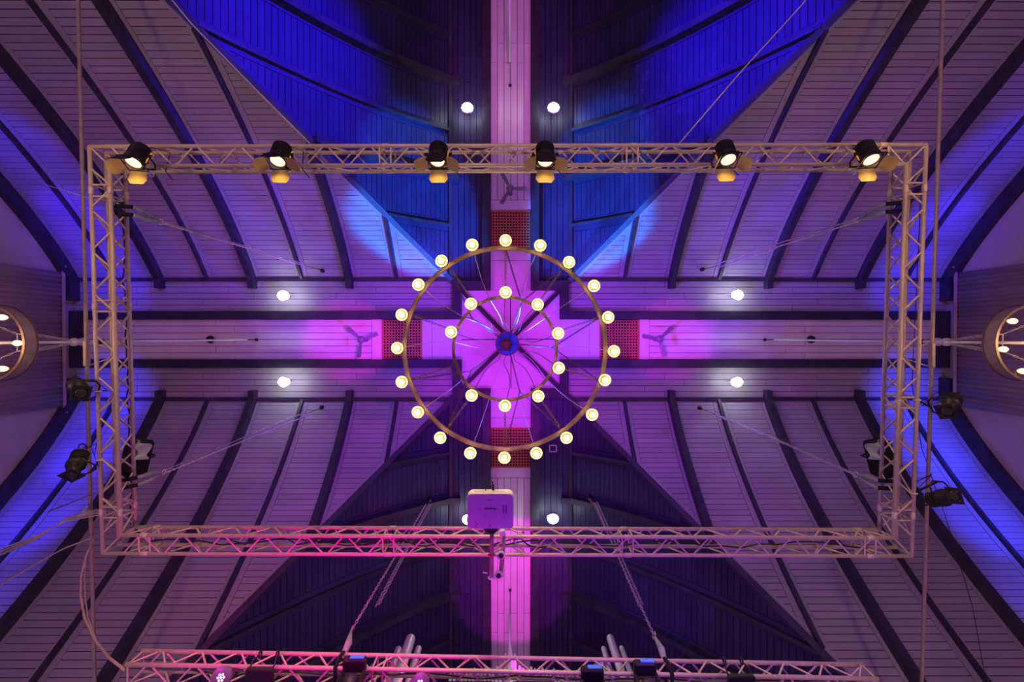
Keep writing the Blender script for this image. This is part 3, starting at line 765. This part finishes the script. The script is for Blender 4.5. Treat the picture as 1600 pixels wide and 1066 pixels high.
def profile_lamp(px, py, z, d, label, clampx, square=True):
    o = thing('profile_spotlight', label, 'spotlight', frame(P(px, py, z), d), 'unlit profile spotlights outside the truss')
    Rx = Matrix.Rotation(-pi / 2, 4, 'X')
    b = MB(); b.lathe([(.03, -.22), (.075, -.20), (.085, -.16), (.085, -.05), (.105, -.03), (.105, .03), (.08, .05), (.072, .15), (.075, .16)], 16, Rx); put('housing', b, M_BLK, o)
    for k in range(4):
        b = MB(); b.lathe([(.085, -.17 + k * .03), (.095, -.168 + k * .03), (.095, -.160 + k * .03), (.085, -.158 + k * .03)], 16, Rx); put('cooling_fin', b, M_BLK, o)
    b = MB(); b.torus((0, -.185, 0), .072, .010, 20, 6, ax=V((0, 1, 0))); put('rear_band', b, M_BRONZE, o, label='brass-coloured rear band')
    b = MB(); b.lathe([(.068, .165), (.05, .172), (.004, .178)], 20, Rx); put('lens', b, M_GLASS, o)
    b = MB(); w = .19
    for x, y, sx, sy in ((0, .078, w, .035), (0, -.078, w, .035), (.078, 0, .035, w - .07), (-.078, 0, .035, w - .07)): b.box((x, .165, y), (sx, .012, sy))
    put('gel_frame', b, M_BLK, o)
    b = MB(); b.torus((0, -.26, 0), .055, .008, 20, 6, ax=V((1, 0, 0))); put('handle', b, M_BLK, o)
    b = MB(); b.tube([(-.12, 0, 0), (-.125, 0, .14), (-.07, 0, .2), (.07, 0, .2), (.125, 0, .14), (.12, 0, 0)], .010, 6); put('yoke', b, M_BLK, o)
    m = o.matrix_world.inverted(); e = m @ clampx
    b = MB(); b.tube([(0, 0, .2), V((0, 0, .2)).lerp(e, .5), e], .014, 8); put('mounting_arm', b, M_BLK, o)
    b = MB(); b.torus(e, .034, .011, 16, 6, ax=m.to_3x3() @ e2); put('clamp', b, M_WHITE, o)
    for i in range(2):
        rr = random.Random(px + i); pts = [V((0, -.2, 0)), V((rr.uniform(-.1, .1), -.34, .08)), V((rr.uniform(-.12, .12), -.3, .22)), V((.0, -.05, .3)), e]
        b = MB(); b.tube(pts, .004, 5); put('power_cable', b, M_BLK, o)
def onchord(py, side):
    # point on the lower outer chord nearest to image row py
    u = (py - 229) / (866 - 229); return (cA[0].lerp(cA[3], u) if side < 0 else cA[1].lerp(cA[2], u))
profile_lamp(122, 608, 5.95, (.75, .25, -.62), 'unlit black spotlight outside the left truss, the upper one', onchord(606, -1))
profile_lamp(119, 726, 5.95, (.30, .62, -.70), 'unlit black spotlight outside the left truss, the lower one', onchord(715, -1))
profile_lamp(1484, 633, 5.95, (-.75, .42, -.52), 'unlit black spotlight outside the right truss, the upper one', onchord(618, 1))
profile_lamp(1473, 778, 5.95, (.05, -.45, -.88), 'unlit black spotlight outside the right truss, the lower one', onchord(765, 1))

# black cases behind the side trusses with a pale sheet
def draped_case(cx, cy, sgn, lbl, lbl2):
    c = P(cx, cy, 6.62)
    b = MB(); b.box((0, 0, 0), (.24, .50, .28), None, .03); o = put('speaker_case', b, M_BLK2, None, label=lbl, cat='speaker'); o.location = c; o.rotation_euler = (0, 0, R(14 * sgn))
    b = MB(); b.tube([(-.1, 0, .14), (-.1, 0, .24), (.1, 0, .24), (.1, 0, .14)], .012, 6); put('bracket', b, M_BLK, o)
    # sheet: crumpled piece hanging over one corner
    n = 9; vs = []; fs = []; rr = random.Random(5 + cx)
    for i in range(n):
        for j in range(n):
            u, v = i / (n - 1), j / (n - 1)
            vs.append(V((sgn * (.02 + .24 * u), -.30 + .24 * v - .06 * u + .05 * u * u, -.12 - .10 * sin(u * pi * .9) + .045 * sin(8 * v + 6 * u) + rr.uniform(-.012, .012))))
    for i in range(n - 1):
        for j in range(n - 1): fs.append((i * n + j, (i + 1) * n + j, (i + 1) * n + j + 1, i * n + j + 1))
    s = MB(); s.add(vs, fs, True); q = put('cover_sheet', s, M_SHEET, None, label=lbl2, cat='sheet'); md = q.modifiers.new('s', 'SOLIDIFY'); md.thickness = .008; md = q.modifiers.new('u', 'SUBSURF'); md.levels = 1; md.render_levels = 1
    q.matrix_world = Matrix.Translation(c) @ Matrix.Rotation(R(14 * sgn), 4, 'Z')
draped_case(213, 716, 1, 'black loudspeaker case behind the lower part of the left truss', 'crumpled pale sheet poking out on the inner side of the left truss')
draped_case(1376, 716, -1, 'black loudspeaker case behind the lower part of the right truss', 'crumpled pale sheet poking out on the inner side of the right truss')

# ================================================================== SUSPENSION ROPES
def twisted(p, q, r, nm, parent, m=M_ROPE):
    p, q = V(p), V(q); d = (q - p).normalized(); x = d.orthogonal().normalized(); y = d.cross(x)
    n = int((q - p).length / .05) + 2; b = MB()
    for s in (0, pi):
        b.tube([p.lerp(q, i / n) + (x * cos(i * 1.6 + s) + y * sin(i * 1.6 + s)) * r * .55 for i in range(n + 1)], r * .6, 5)
    return put(nm, b, m, parent, kind='stuff')
def hoist(anchor, mid0, mid1, end, zs, label, block_at, wrap):
    """anchor,mid0,mid1,end pixel points from the ceiling to the truss with heights zs"""
    pa, p0, p1, pe = [P(*q, z) for q, z in zip((anchor, mid0, mid1, end), zs)]
    o = thing('rope_hoist', label, 'hoist', pe, 'rope hoists carrying the trusses')
    I = lambda v: v - pe
    tubeobj('upper_cable', [I(pa), I(p0)], .006, M_BLK, o, 6)
    b = MB(); b.lathe([(.03, .1), (.05, .06), (.045, -.02), (.02, -.06)], 12, Matrix.Translation(I(pa))); put('ceiling_eye', b, M_BLK, o)
    sx = V((.035, .03, 0))
    twisted(I(p0) + sx, I(p1) + sx, .016, 'rope', o, M_WHITE); twisted(I(p0) - sx, I(p1) - sx, .013, 'rope', o, M_WHITE)
    d = (p1 - pe).normalized()
    b = MB(); c = I(p1) if block_at else I(p0)
    fr = frame(c, d if abs(d.z) < .99 else V((0, 1, 0)), V((0, 1, 0))).to_3x3()
    b.box(c, (.05, .16, .09), fr, .012); put('pulley_block', b, M_BLK, o)
    twisted(I(p1) + sx * .6, V((0, 0, .10)) + sx * .5, .014, 'rope', o, M_WHITE); twisted(I(p1) - sx * .8, V((0, 0, .10)) - sx * .4, .011, 'rope', o)
    b = MB(); b.torus((0, 0, .07), .035, .009, 16, 6, ax=V((1, .3, 0))); put('shackle', b, M_WHITE, o)
    if wrap is not None:
        # black sling round the chord and pale webbing up to the shackle
        w = [V(x) - pe for x in wrap]
        for k in (-.05, .05):
            off = e2 * k; b = MB(); b.tube([w[0] + off, w[1] + off], .026, 8); put('sling', b, M_BLK2, o)
        b = MB(); 
        for k in (-.05, .05): b.tube([w[0] + e2 * k, w[0].lerp(V((0, 0, .05)), .5) + e2 * k * .8, V((0, 0, .05))], [.022, .028, .012], 7)
        put('webbing', b, M_CLOTH, o)
    return o
def bchord(px_, py, up_=1):
    return P(px_, py, 6.02)
hoist((503, 423), (475, 414), (390, 388), (246, 345), (11.7, 11.0, 8.7, 6.5), 'rope hoist running to the upper left of the truss frame', True, (P(208, 330, 6.1), P(180, 328, 6.1)))
hoist((1098, 421), (1122, 415), (1210, 385), (1345, 342), (11.7, 11.0, 8.8, 6.5), 'rope hoist running to the upper right of the truss frame', False, (P(1384, 325, 6.1), P(1412, 323, 6.1)))
hoist((502, 637), (479, 647), (402, 678), (250, 740), (11.7, 11.0, 8.9, 6.6), 'rope hoist running to the lower left of the truss frame', True, (P(215, 752, 6.3), P(190, 757, 6.3)))
hoist((1094, 638), (1116, 647), (1220, 690), (1343, 744), (11.7, 11.0, 8.5, 6.6), 'rope hoist running to the lower right of the truss frame', False, (P(1372, 757, 6.3), P(1400, 758, 6.3)))
def hoist2(anchor, end, tail, label):
    pa, pe = P(*anchor, 11.0), P(*end, 6.25); o = thing('rope_hoist', label, 'hoist', pe, 'rope hoists carrying the trusses')
    I = lambda v: v - pe
    b = MB(); b.lathe([(.02, .5), (.03, .3), (.06, .26), (.07, .18), (.03, .1), (.05, .04), (.05, -.04), (.02, -.08)], 12, Matrix.Translation(I(pa))); put('pulley_block', b, M_BLK, o)
    put('chain', chain(I(pa), V((0, 0, .02)), .06, .007, .014), M_ROPE, o, kind='stuff')
    pt = P(*tail, 7.2)
    for k in (0, 1): put('chain', chain(I(pa) + V((.05 * (k + 1), .02, 0)), I(pt) + V((.05 * k, -.03 * k, 0)), .06, .006, .013), M_ROPE, o, kind='stuff')
    b = MB(); b.torus((0, 0, -.0), .04, .011, 16, 6, ax=V((1, .3, 0))); put('shackle', b, M_STEEL, o)
    u = (end[0] - 197) / 1175; u += -.022 if end[0] < 800 else .022
    c = (b0.lerp(b1, u) + uu * D * .5) - pe
    q = b0.lerp(b1, u) + uu * D - pe
    b = MB(); b.tube([V((0, 0, -.03)), V((.0, 0, -.05)).lerp(q, .5) + V((.02, 0, 0)), q + oo * .0], [.015, .045, .03], 8); put('webbing', b, M_CLOTH, o)
    b = MB(); b.tube([q - oo * .03, c - oo * .06, c - uu * .16 - oo * .03, c - uu * .15 + oo * .2, c + uu * .14 + oo * .2, q + uu * .03], .022, 7, closed=True); put('sling', b, M_BLK2, o)
hoist2((667, 786), (550, 984), (587, 948), 'chain hoist carrying the left half of the stage truss')
hoist2((926, 783), (1022, 993), (999, 948), 'chain hoist carrying the right half of the stage truss')

# guy wires
def wire(pts, r, m, label, name='guy_wire', cat='wire', grp=None, n=6):
    q = [P(*a) for a in pts]; o = tubeobj(name, q, r, m, None, n); return tag(o, label, cat, grp)
wire([(244, -30, 6.6), (300, 38, 6.5), (400, 140, 6.4), (496, 236, 6.25)], .009, M_ROPE, 'taut pale wire slanting from the top edge to the top truss on the left')
wire([(1290, -40, 6.5), (1256, 4, 6.5), (1155, 115, 6.35), (1060, 226, 6.2)], .009, M_ROPE, 'taut pale wire slanting from the top edge to the top truss on the right')
wire([(56, 284, 6.6), (150, 313, 6.3)], .005, M_ROPE, 'thin loose wire end at the upper part of the left tube')
wire([(75, 800, 6.6), (160, 766, 6.3)], .007, M_BRONZE, 'short brown cord end left of the lower left truss')
def bundle(name, label, lines, rads):
    o0 = P(*lines[0][2]); t = thing(name, label, 'rope', o0)
    for q, r in zip(lines, rads): tubeobj('cord', [P(*a) - o0 for a in q], r, M_ROPE if r > .0065 else M_STEEL, t, 6)
bundle('cord_bundle', 'bundle of pale cords reaching from the left edge to the lower left truss',
       [[(-20, 866 + k * 2.4, 6.4), (60, 836 + k * 1.2, 6.4), (100, 816 - k * .8, 6.4), (118, 812 - k * 1.5, 6.38), (150, 806 - k * 2.0, 6.35), (170, 804 - k, 6.3)] for k in range(6)], [.007, .006] * 3)
b = MB(); rr = random.Random(9)
for k in range(9):
    q0 = P(113, 815, 6.3); q1 = P(136 + k * 1.1, 790 + k * 1.5, 6.2); b.tube([q0, q0.lerp(q1, .6) + V((0, -.01 * k * .3, .01)), q1], [.004, .006, .003], 5)
tag(put('rope_tail', b, M_SHEET), 'pale frayed rope tail tied to the left tube', 'rope', kind='stuff')
bundle('cord_pair', 'pair of thin cords from the left edge to the tube, below the cord bundle',
       [[(-20, 924 + k * 3, 6.4), (50, 882 + k * 3, 6.4), (100, 858 - k, 6.4), (140, 842, 6.38)] for k in range(2)], [.006, .007])
for k, r_ in ((0, .016), (1, .008)):
    wire([(146, 842, 6.38), (135, 868, 6.3), (127 + k * 5, 900, 6.25), (126 + k * 7, 930, 6.2), (132 + k * 5, 965, 6.1), (148 + k * 2, 1000, 6.0), (170, 1028, 5.8), (196, 1048, 5.65)], r_, M_STEEL,
         ('thick' if not k else 'thin') + ' grey power cable drooping in a curve to the left end of the stage truss', 'power_cable', 'cable', None, 8)
wire([(1439, 300, 6.03), (1425, 600, 6.5), (1440, 700, 6.6), (1478, 810, 6.8), (1520, 950, 7), (1545, 1090, 7.2)], .005, M_BLK, 'thin black cable wandering down beside the right tube', 'power_cable', 'cable')
# cables along the trusses
def along(p, q, off, label, amp=.03, seed=1, n=40, r=.010):
    rr = random.Random(seed); pts = []
    p, q = V(p), V(q); d = (q - p).normalized(); s = d.cross(up)
    for i in range(n + 1):
        pts.append(p.lerp(q, i / n) + s * (off + amp * sin(i * .9 + rr.random()) + rr.uniform(-.01, .01)) + up * (.06 + rr.uniform(0, .03)))
    return tag(tubeobj('power_cable', pts, r, M_BLK, None, 6), label, 'cable')
along(cB[0] + up * D, cB[3] + up * D, -.11, 'black cable lying along the left truss', .015, 3)
along(cB[3] + e1 * .3, cB[2] - e1 * .3, -.12, 'black cable winding along the inside of the bottom truss', .045, 4)
along(cB[3] + e1 * 1.0, cB[2] - e1 * 4.5, -.09, 'second black cable looping inside the bottom truss left of the projector', .05, 8)
along(b0 + dd * .2, b1 - dd * .3, -.12, 'black cable winding inside the stage truss', .03, 5)

# ================================================================== PROJECTOR
pc = P(766, 799, 5.62)
pj = thing('projector', 'white projector hanging from the bottom truss, tinted violet from below', 'projector', pc)
w_, d_, h_ = 73 * 5.62 / F, 56 * 5.62 / F, .19
b = MB(); n = 10; vs = []; fs = []
def rrect(w, d, r):
    o = []
    for cx, cy, a in ((w / 2 - r, d / 2 - r, 0), (-w / 2 + r, d / 2 - r, 90), (-w / 2 + r, -d / 2 + r, 180), (w / 2 - r, -d / 2 + r, 270)):
        for k in range(6): t = R(a + k * 18); o.append((cx + r * cos(t), cy + r * sin(t)))
    return o
lay = [(.965, 0), (1, .012), (1.0, .12), (.97, h_ - .02), (.93, h_)]
for s_, z in lay: vs += [V((x, y, z)) for x, y in rrect(w_ * s_, d_ * s_, .05)]
for i in range(4):
    for k in range(24): l = (k + 1) % 24; fs.append((i * 24 + k, i * 24 + l, i * 24 + 24 + l, i * 24 + 24 + k))
fs += [list(range(23, -1, -1)), list(range(96, 120))]
b.add(vs, fs); put('shell', b, M_PROJ, pj)
for x0, x1, y, nm in ((-.19, -.06, -.217, 0), (.04, .17, -.217, 1)):
    b = MB(); b.box(((x0 + x1) / 2, -d_ / 2 + .0, .10), (x1 - x0, .012, .05)); put('vent_panel', b, M_WHITE, pj)
b = MB(); b.lathe([(.045, 0), (.055, .02), (.05, .05), (.03, .055)], 16, Matrix.Translation((-w_ / 2 + .05, .12, .06)) @ Matrix.Rotation(-pi / 2, 4, 'Y')); put('adjuster_foot', b, M_WHITE, pj)
for gx in (.155, .185):
    b = MB()
    for k in range(9): b.box((gx, -.07 + k * .011, -.001), (.018, .004, .004))
    put('label_print', b, M_INK, pj, kind='stuff')
b = MB(); b.box((0, -.135, -.001), (.085, .005, .003)); put('recess_line', b, M_INK, pj)
for (x, y) in ((-.17, .13), (-.155, .15), (-.17, .17), (-.17, .19), (-.015, .165), (.0, .165)):
    b = MB(); b.lathe([(.006, -.002), (.006, .001)], 8, Matrix.Translation((x, y, 0))); put('screw', b, M_INK, pj)
for pts in (((-.035, .0), (-.035, .1)), ((-.16, -.03), (.1, -.03)), ((-.035, .05), (-.09, .05))):
    b = MB(); (xa, ya), (xb, yb) = pts; b.box(((xa + xb) / 2, (ya + yb) / 2, -.0005), (abs(xb - xa) + .002, abs(yb - ya) + .002, .002)); put('seam', b, M_FAN, pj)
def text(s, size, parent, m, mw, name='lettering'):
    cu = bpy.data.curves.new(name, 'FONT'); cu.body = s; cu.size = size; cu.align_x = 'CENTER'; cu.align_y = 'CENTER'; cu.extrude = .001; cu.offset = .0012
    t = bpy.data.objects.new(name, cu); COL.objects.link(t); dg = bpy.context.evaluated_depsgraph_get(); me = bpy.data.meshes.new_from_object(t.evaluated_get(dg))
    COL.objects.unlink(t); bpy.data.objects.remove(t); me.materials.clear(); me.materials.append(m)
    o = bpy.data.objects.new(name, me); COL.objects.link(o); o.parent = parent; o.matrix_local = mw; return o
# read from below, upside down in the picture as in the photo: text x -> -X world, text y -> +Y world, facing -Z
mt = Matrix(((-1, 0, 0, -.0), (0, 1, 0, -.03), (0, 0, -1, -.002), (0, 0, 0, 1)))
text('Panasonic', .034, pj, M_INK, Matrix.Translation((0, 0, 0)) @ mt)
b = MB(); b.lathe([(.06, 0), (.09, .02), (.09, .06), (.05, .08)], 18, Matrix.Translation((.005, d_ / 2 + .02, .09))); put('mount_plate', b, M_BLK, pj)
b = MB(); b.box((.0, d_ / 2 - .03, .13), (.16, .10, .05), None, .01); put('mount_bracket', b, M_BLK, pj)
pts = [V((-.06, -d_ / 2 + .005, .10)), V((-.055, -d_ / 2 - .07, .11)), V((-.02, -d_ / 2 - .11, .12)), V((.02, -d_ / 2 - .10, .12)), V((.035, -d_ / 2 - .02, .12))]
b = MB(); b.tube(pts, .007, 6); put('signal_cable', b, M_BLK, pj)
b = MB(); b.box((.03, -d_ / 2 - .04, .10), (.03, .07, .03), None, .005); put('plug', b, M_BLK, pj)
# boom tubes
pb = thing('projector_boom', 'two short scaffold tubes with swivel clamps holding the projector', 'bracket', P(770, 850, 5.8))
o0 = P(770, 850, 5.8); I = lambda *a: P(*a) - o0
tubeobj('boom_tube', [I(768.5, 828, 5.78), I(768, 900, 5.78)], .026, M_STEEL, pb, 12, label='violet-lit tube in front')
tubeobj('boom_tube', [I(788, 838, 6.0), I(782, 900, 6.0)], .026, M_STEEL, pb, 12)
b = MB(); b.lathe([(.030, 0), (.042, .01), (.042, .05), (.03, .06)], 14, Matrix.Translation(I(785, 834, 5.96))); put('tube_cap', b, M_WHITE, pb)
for px, py in ((783, 868), (779, 899)):
    c = I(px, py, 5.9)
    b = MB(); b.torus(c, .040, .014, 20, 8, ax=V((0, 0, 1))); put('swivel_clamp', b, M_WHITE, pb)
    b = MB(); b.lathe([(.026, -.03), (.026, .03)], 12, Matrix.Translation(c)); put('tube_end', b, M_BLK, pb)
    b = MB(); b.tube([c + V((.03, .01, -.01)), c + V((.10, .03, -.02))], .008, 6); b.box(c + V((.085, .026, -.02)), (.012, .04, .012)); put('wing_bolt', b, M_WHITE, pb)
    b = MB(); b.tube([c + V((-.03, -.01, 0)), c + V((-.09, -.03, -.05))], .018, 8); put('clamp_link', b, M_WHITE, pb)
for py, lb in ((867, 'red plastic collar'), (903, None)):
    c = I(768, py, 5.78); b = MB(); b.torus(c, .034, .012, 18, 8, ax=V((0, 1, 0))); put('tube_clamp', b, mat('red_collar', (.6, .08, .05), .5) if lb else M_WHITE, pb, label=lb)
b = MB(); c = I(762, 896, 5.76); b.tube([c, c + V((-.06, -.01, 0))], .008, 6); put('wing_bolt', b, M_WHITE, pb)

# ================================================================== FIXTURES ON THE STAGE TRUSS
def led_par(px, py, label):
    o = thing('led_par_light', label, 'spotlight', frame(P(px, py, 5.42), V((.15 if px < 500 else .05, -.45, -1)), V((0, 1, 0))), 'round led par lights on the stage truss')
    Rx = Matrix.Rotation(-pi / 2, 4, 'X')
    b = MB(); b.lathe([(.05, -.16), (.085, -.13), (.10, -.02), (.108, .03), (.10, .035)], 20, Rx); put('housing', b, M_FAN, o)
    b = MB(); b.lathe([(.098, .02), (.09, .03), (.004, .031)], 24, Rx); put('face', b, M_LEDM, o)
    for r_, n in ((0, 1), (.032, 6)):
        for k in range(n):
            t = k * pi / 3; b = MB(); b.lathe([(.012, .03), (.012, .038), (.006, .042)], 10, Rx @ Matrix.Translation((r_ * cos(t), r_ * sin(t), 0))); put('led', b, M_LEDP, o)
    b = MB(); b.tube([(-.115, -.03, 0), (-.12, -.15, 0), (-.05, -.21, 0), (.05, -.21, 0), (.12, -.15, 0), (.115, -.03, 0)], .009, 6); put('yoke', b, M_BLK, o)
led_par(347, 1058, 'round pink-lit led spotlight near the left end of the stage truss')
led_par(657, 1068, 'round pink-lit led spotlight on the stage truss below the left organ pipes')
def blinder(px, py, label):
    c = P(px, py, 5.35); o = thing('flat_panel_light', label, 'light', c, 'square black panels on the stage truss')
    b = MB(); b.box((0, .02, 0), (.30, .26, .07), None, .012); put('casing', b, M_BLK, o)
    for s in (-1, 1):
        b = MB(); b.tube([(s * .13, -.06, .02), (s * .13, -.13, .10), (s * .10, -.13, .17)], .010, 6); put('bracket', b, M_BLK, o)
        b = MB(); b.torus((s * .10, -.13, .2), .034, .010, 14, 6, ax=dd); put('clamp', b, M_BLK, o)
blinder(406, 1059, 'square black flat panel hanging from the left part of the stage truss')
blinder(1158, 1070, 'square black flat panel hanging from the right part of the stage truss')
def moving(px, py, label):
    c = P(px, py, 5.4); o = thing('moving_head_light', label, 'spotlight', c, 'moving head lights on the stage truss')
    b = MB(); b.box((0, -.05, .12), (.26, .16, .10), None, .02); put('base', b, M_BLK, o)
    b = MB(); b.box((.03, -.135, .12), (.16, .006, .06)); put('display', b, M_LEDB, o, label='glowing blue display')
    for s in (-1, 1):
        b = MB(); b.box((s * .12, .03, -.02), (.035, .10, .22), None, .012); put('yoke_arm', b, M_BLK, o)
    b = MB(); b.lathe([(.05, .1), (.08, .06), (.085, -.08), (.07, -.12), (.02, -.125)], 18, Matrix.Translation((0, .06, -.06)) @ Matrix.Rotation(R(35), 4, 'X')); put('head', b, M_SCREEN, o)
moving(549, 1056, 'black moving head light with blue display under the left chain hoist')
moving(1012, 1062, 'black moving head light with blue display under the right chain hoist')
moving(928, 1072, 'black moving head light below the right organ pipes')
for px, w, lb in ((732, 80, 'left'), (835, 70, 'right')):
    b = MB(); b.box((0, 0, 0), (w * 5.3 / F, .34, .12), None, .03); o = put('monitor_panel', b, M_BLK, None, label='wide dark panel at the bottom edge, the %s one of the middle pair' % lb, cat='panel'); o.location = P(px, 1091, 5.3)
    b = MB(); b.box((0, 0, -.062), (w * 5.3 / F - .06, .28, .006)); put('panel_face', b, M_SCREEN, o)

# ================================================================== ORGAN PIPES
def pipe(px, py, z, r, label, grp, zb=4.6):
    p = P(px, py, z); o = thing('organ_pipe', label, 'organ pipe', (p.x, p.y, zb), grp); h = z - zb
    b = MB(); b.lathe([(r * .3, 0), (r, .4), (r, h - .02), (r * .9, h), (r * .5, h + .01)], 16); put('pipe_body', b, M_PIPE, o)
    b = MB(); b.lathe([(r * 1.04, h * .62), (r * 1.06, h * .64), (r * 1.04, h * .66)], 16); put('pipe_band', b, M_PIPE, o)
Zo = 7.9
for px, py, r, lb in ((642, 997, .078, 'tallest organ pipe of the group below left of the ridge strip'), (623, 1014, .055, 'organ pipe left of the tallest one in the left group'), (654, 1013, .055, 'organ pipe right of the tallest one in the left group')):
    pipe(px, py, Zo, r, lb, 'left group of organ pipes')
for px, py, r, lb in ((953, 996, .062, 'tallest organ pipe of the group below right of the ridge strip'), (943, 1013, .045, 'organ pipe left of the tallest one in the right group'), (971, 1012, .042, 'organ pipe right of the tallest one in the right group'),
                      (939, 1030, .04, 'short organ pipe at the left of the right group')):
    pipe(px, py, Zo, r, lb, 'right group of organ pipes')
NP = -1
ORD = 'first second third fourth fifth sixth seventh eighth ninth tenth eleventh twelfth thirteenth fourteenth fifteenth sixteenth seventeenth eighteenth nineteenth twentieth'.split()
ORD += ['twenty-' + x for x in ORD[:9]] + ['thirtieth'] + ['thirty-' + x for x in ORD[:9]]
for k in range(34):
    px = 706 + k * 5.9
    if 785 < px < 808: continue
    py = 1041 + 8 * (abs(px - 797) / 100) + (k % 3) * 2.0; NP += 1; pipe(px, py, 7.45, .023, 'slim organ pipe in the low row behind the stage truss, %s from the left' % ORD[NP], 'low row of slim organ pipes', 5.2)
for px, py in ((790, 1023), (804, 1023)): pipe(px, py, 7.5, .024, 'slim organ pipe beside the pointed finial, %s one' % ('left' if px < 797 else 'right'), 'pipes beside the finial', 5.2)
p = P(797, 1012, 7.6); b = MB(); b.lathe([(.045, -2.4), (.045, -.25), (.03, -.05), (.012, .12), (.004, .2)], 14)
o = put('organ_finial', b, M_PIPE, None, label='pointed finial at the centre of the organ pipe row', cat='finial'); o.location = p
# unseen white lights added in front of the organ pipes to brighten them
for x in (-1.15, .0, 1.3): spot((x, 4.4, 5.9), (x, 5.1, 6.5), 26, (1, .95, .9), 140, .6, .05)
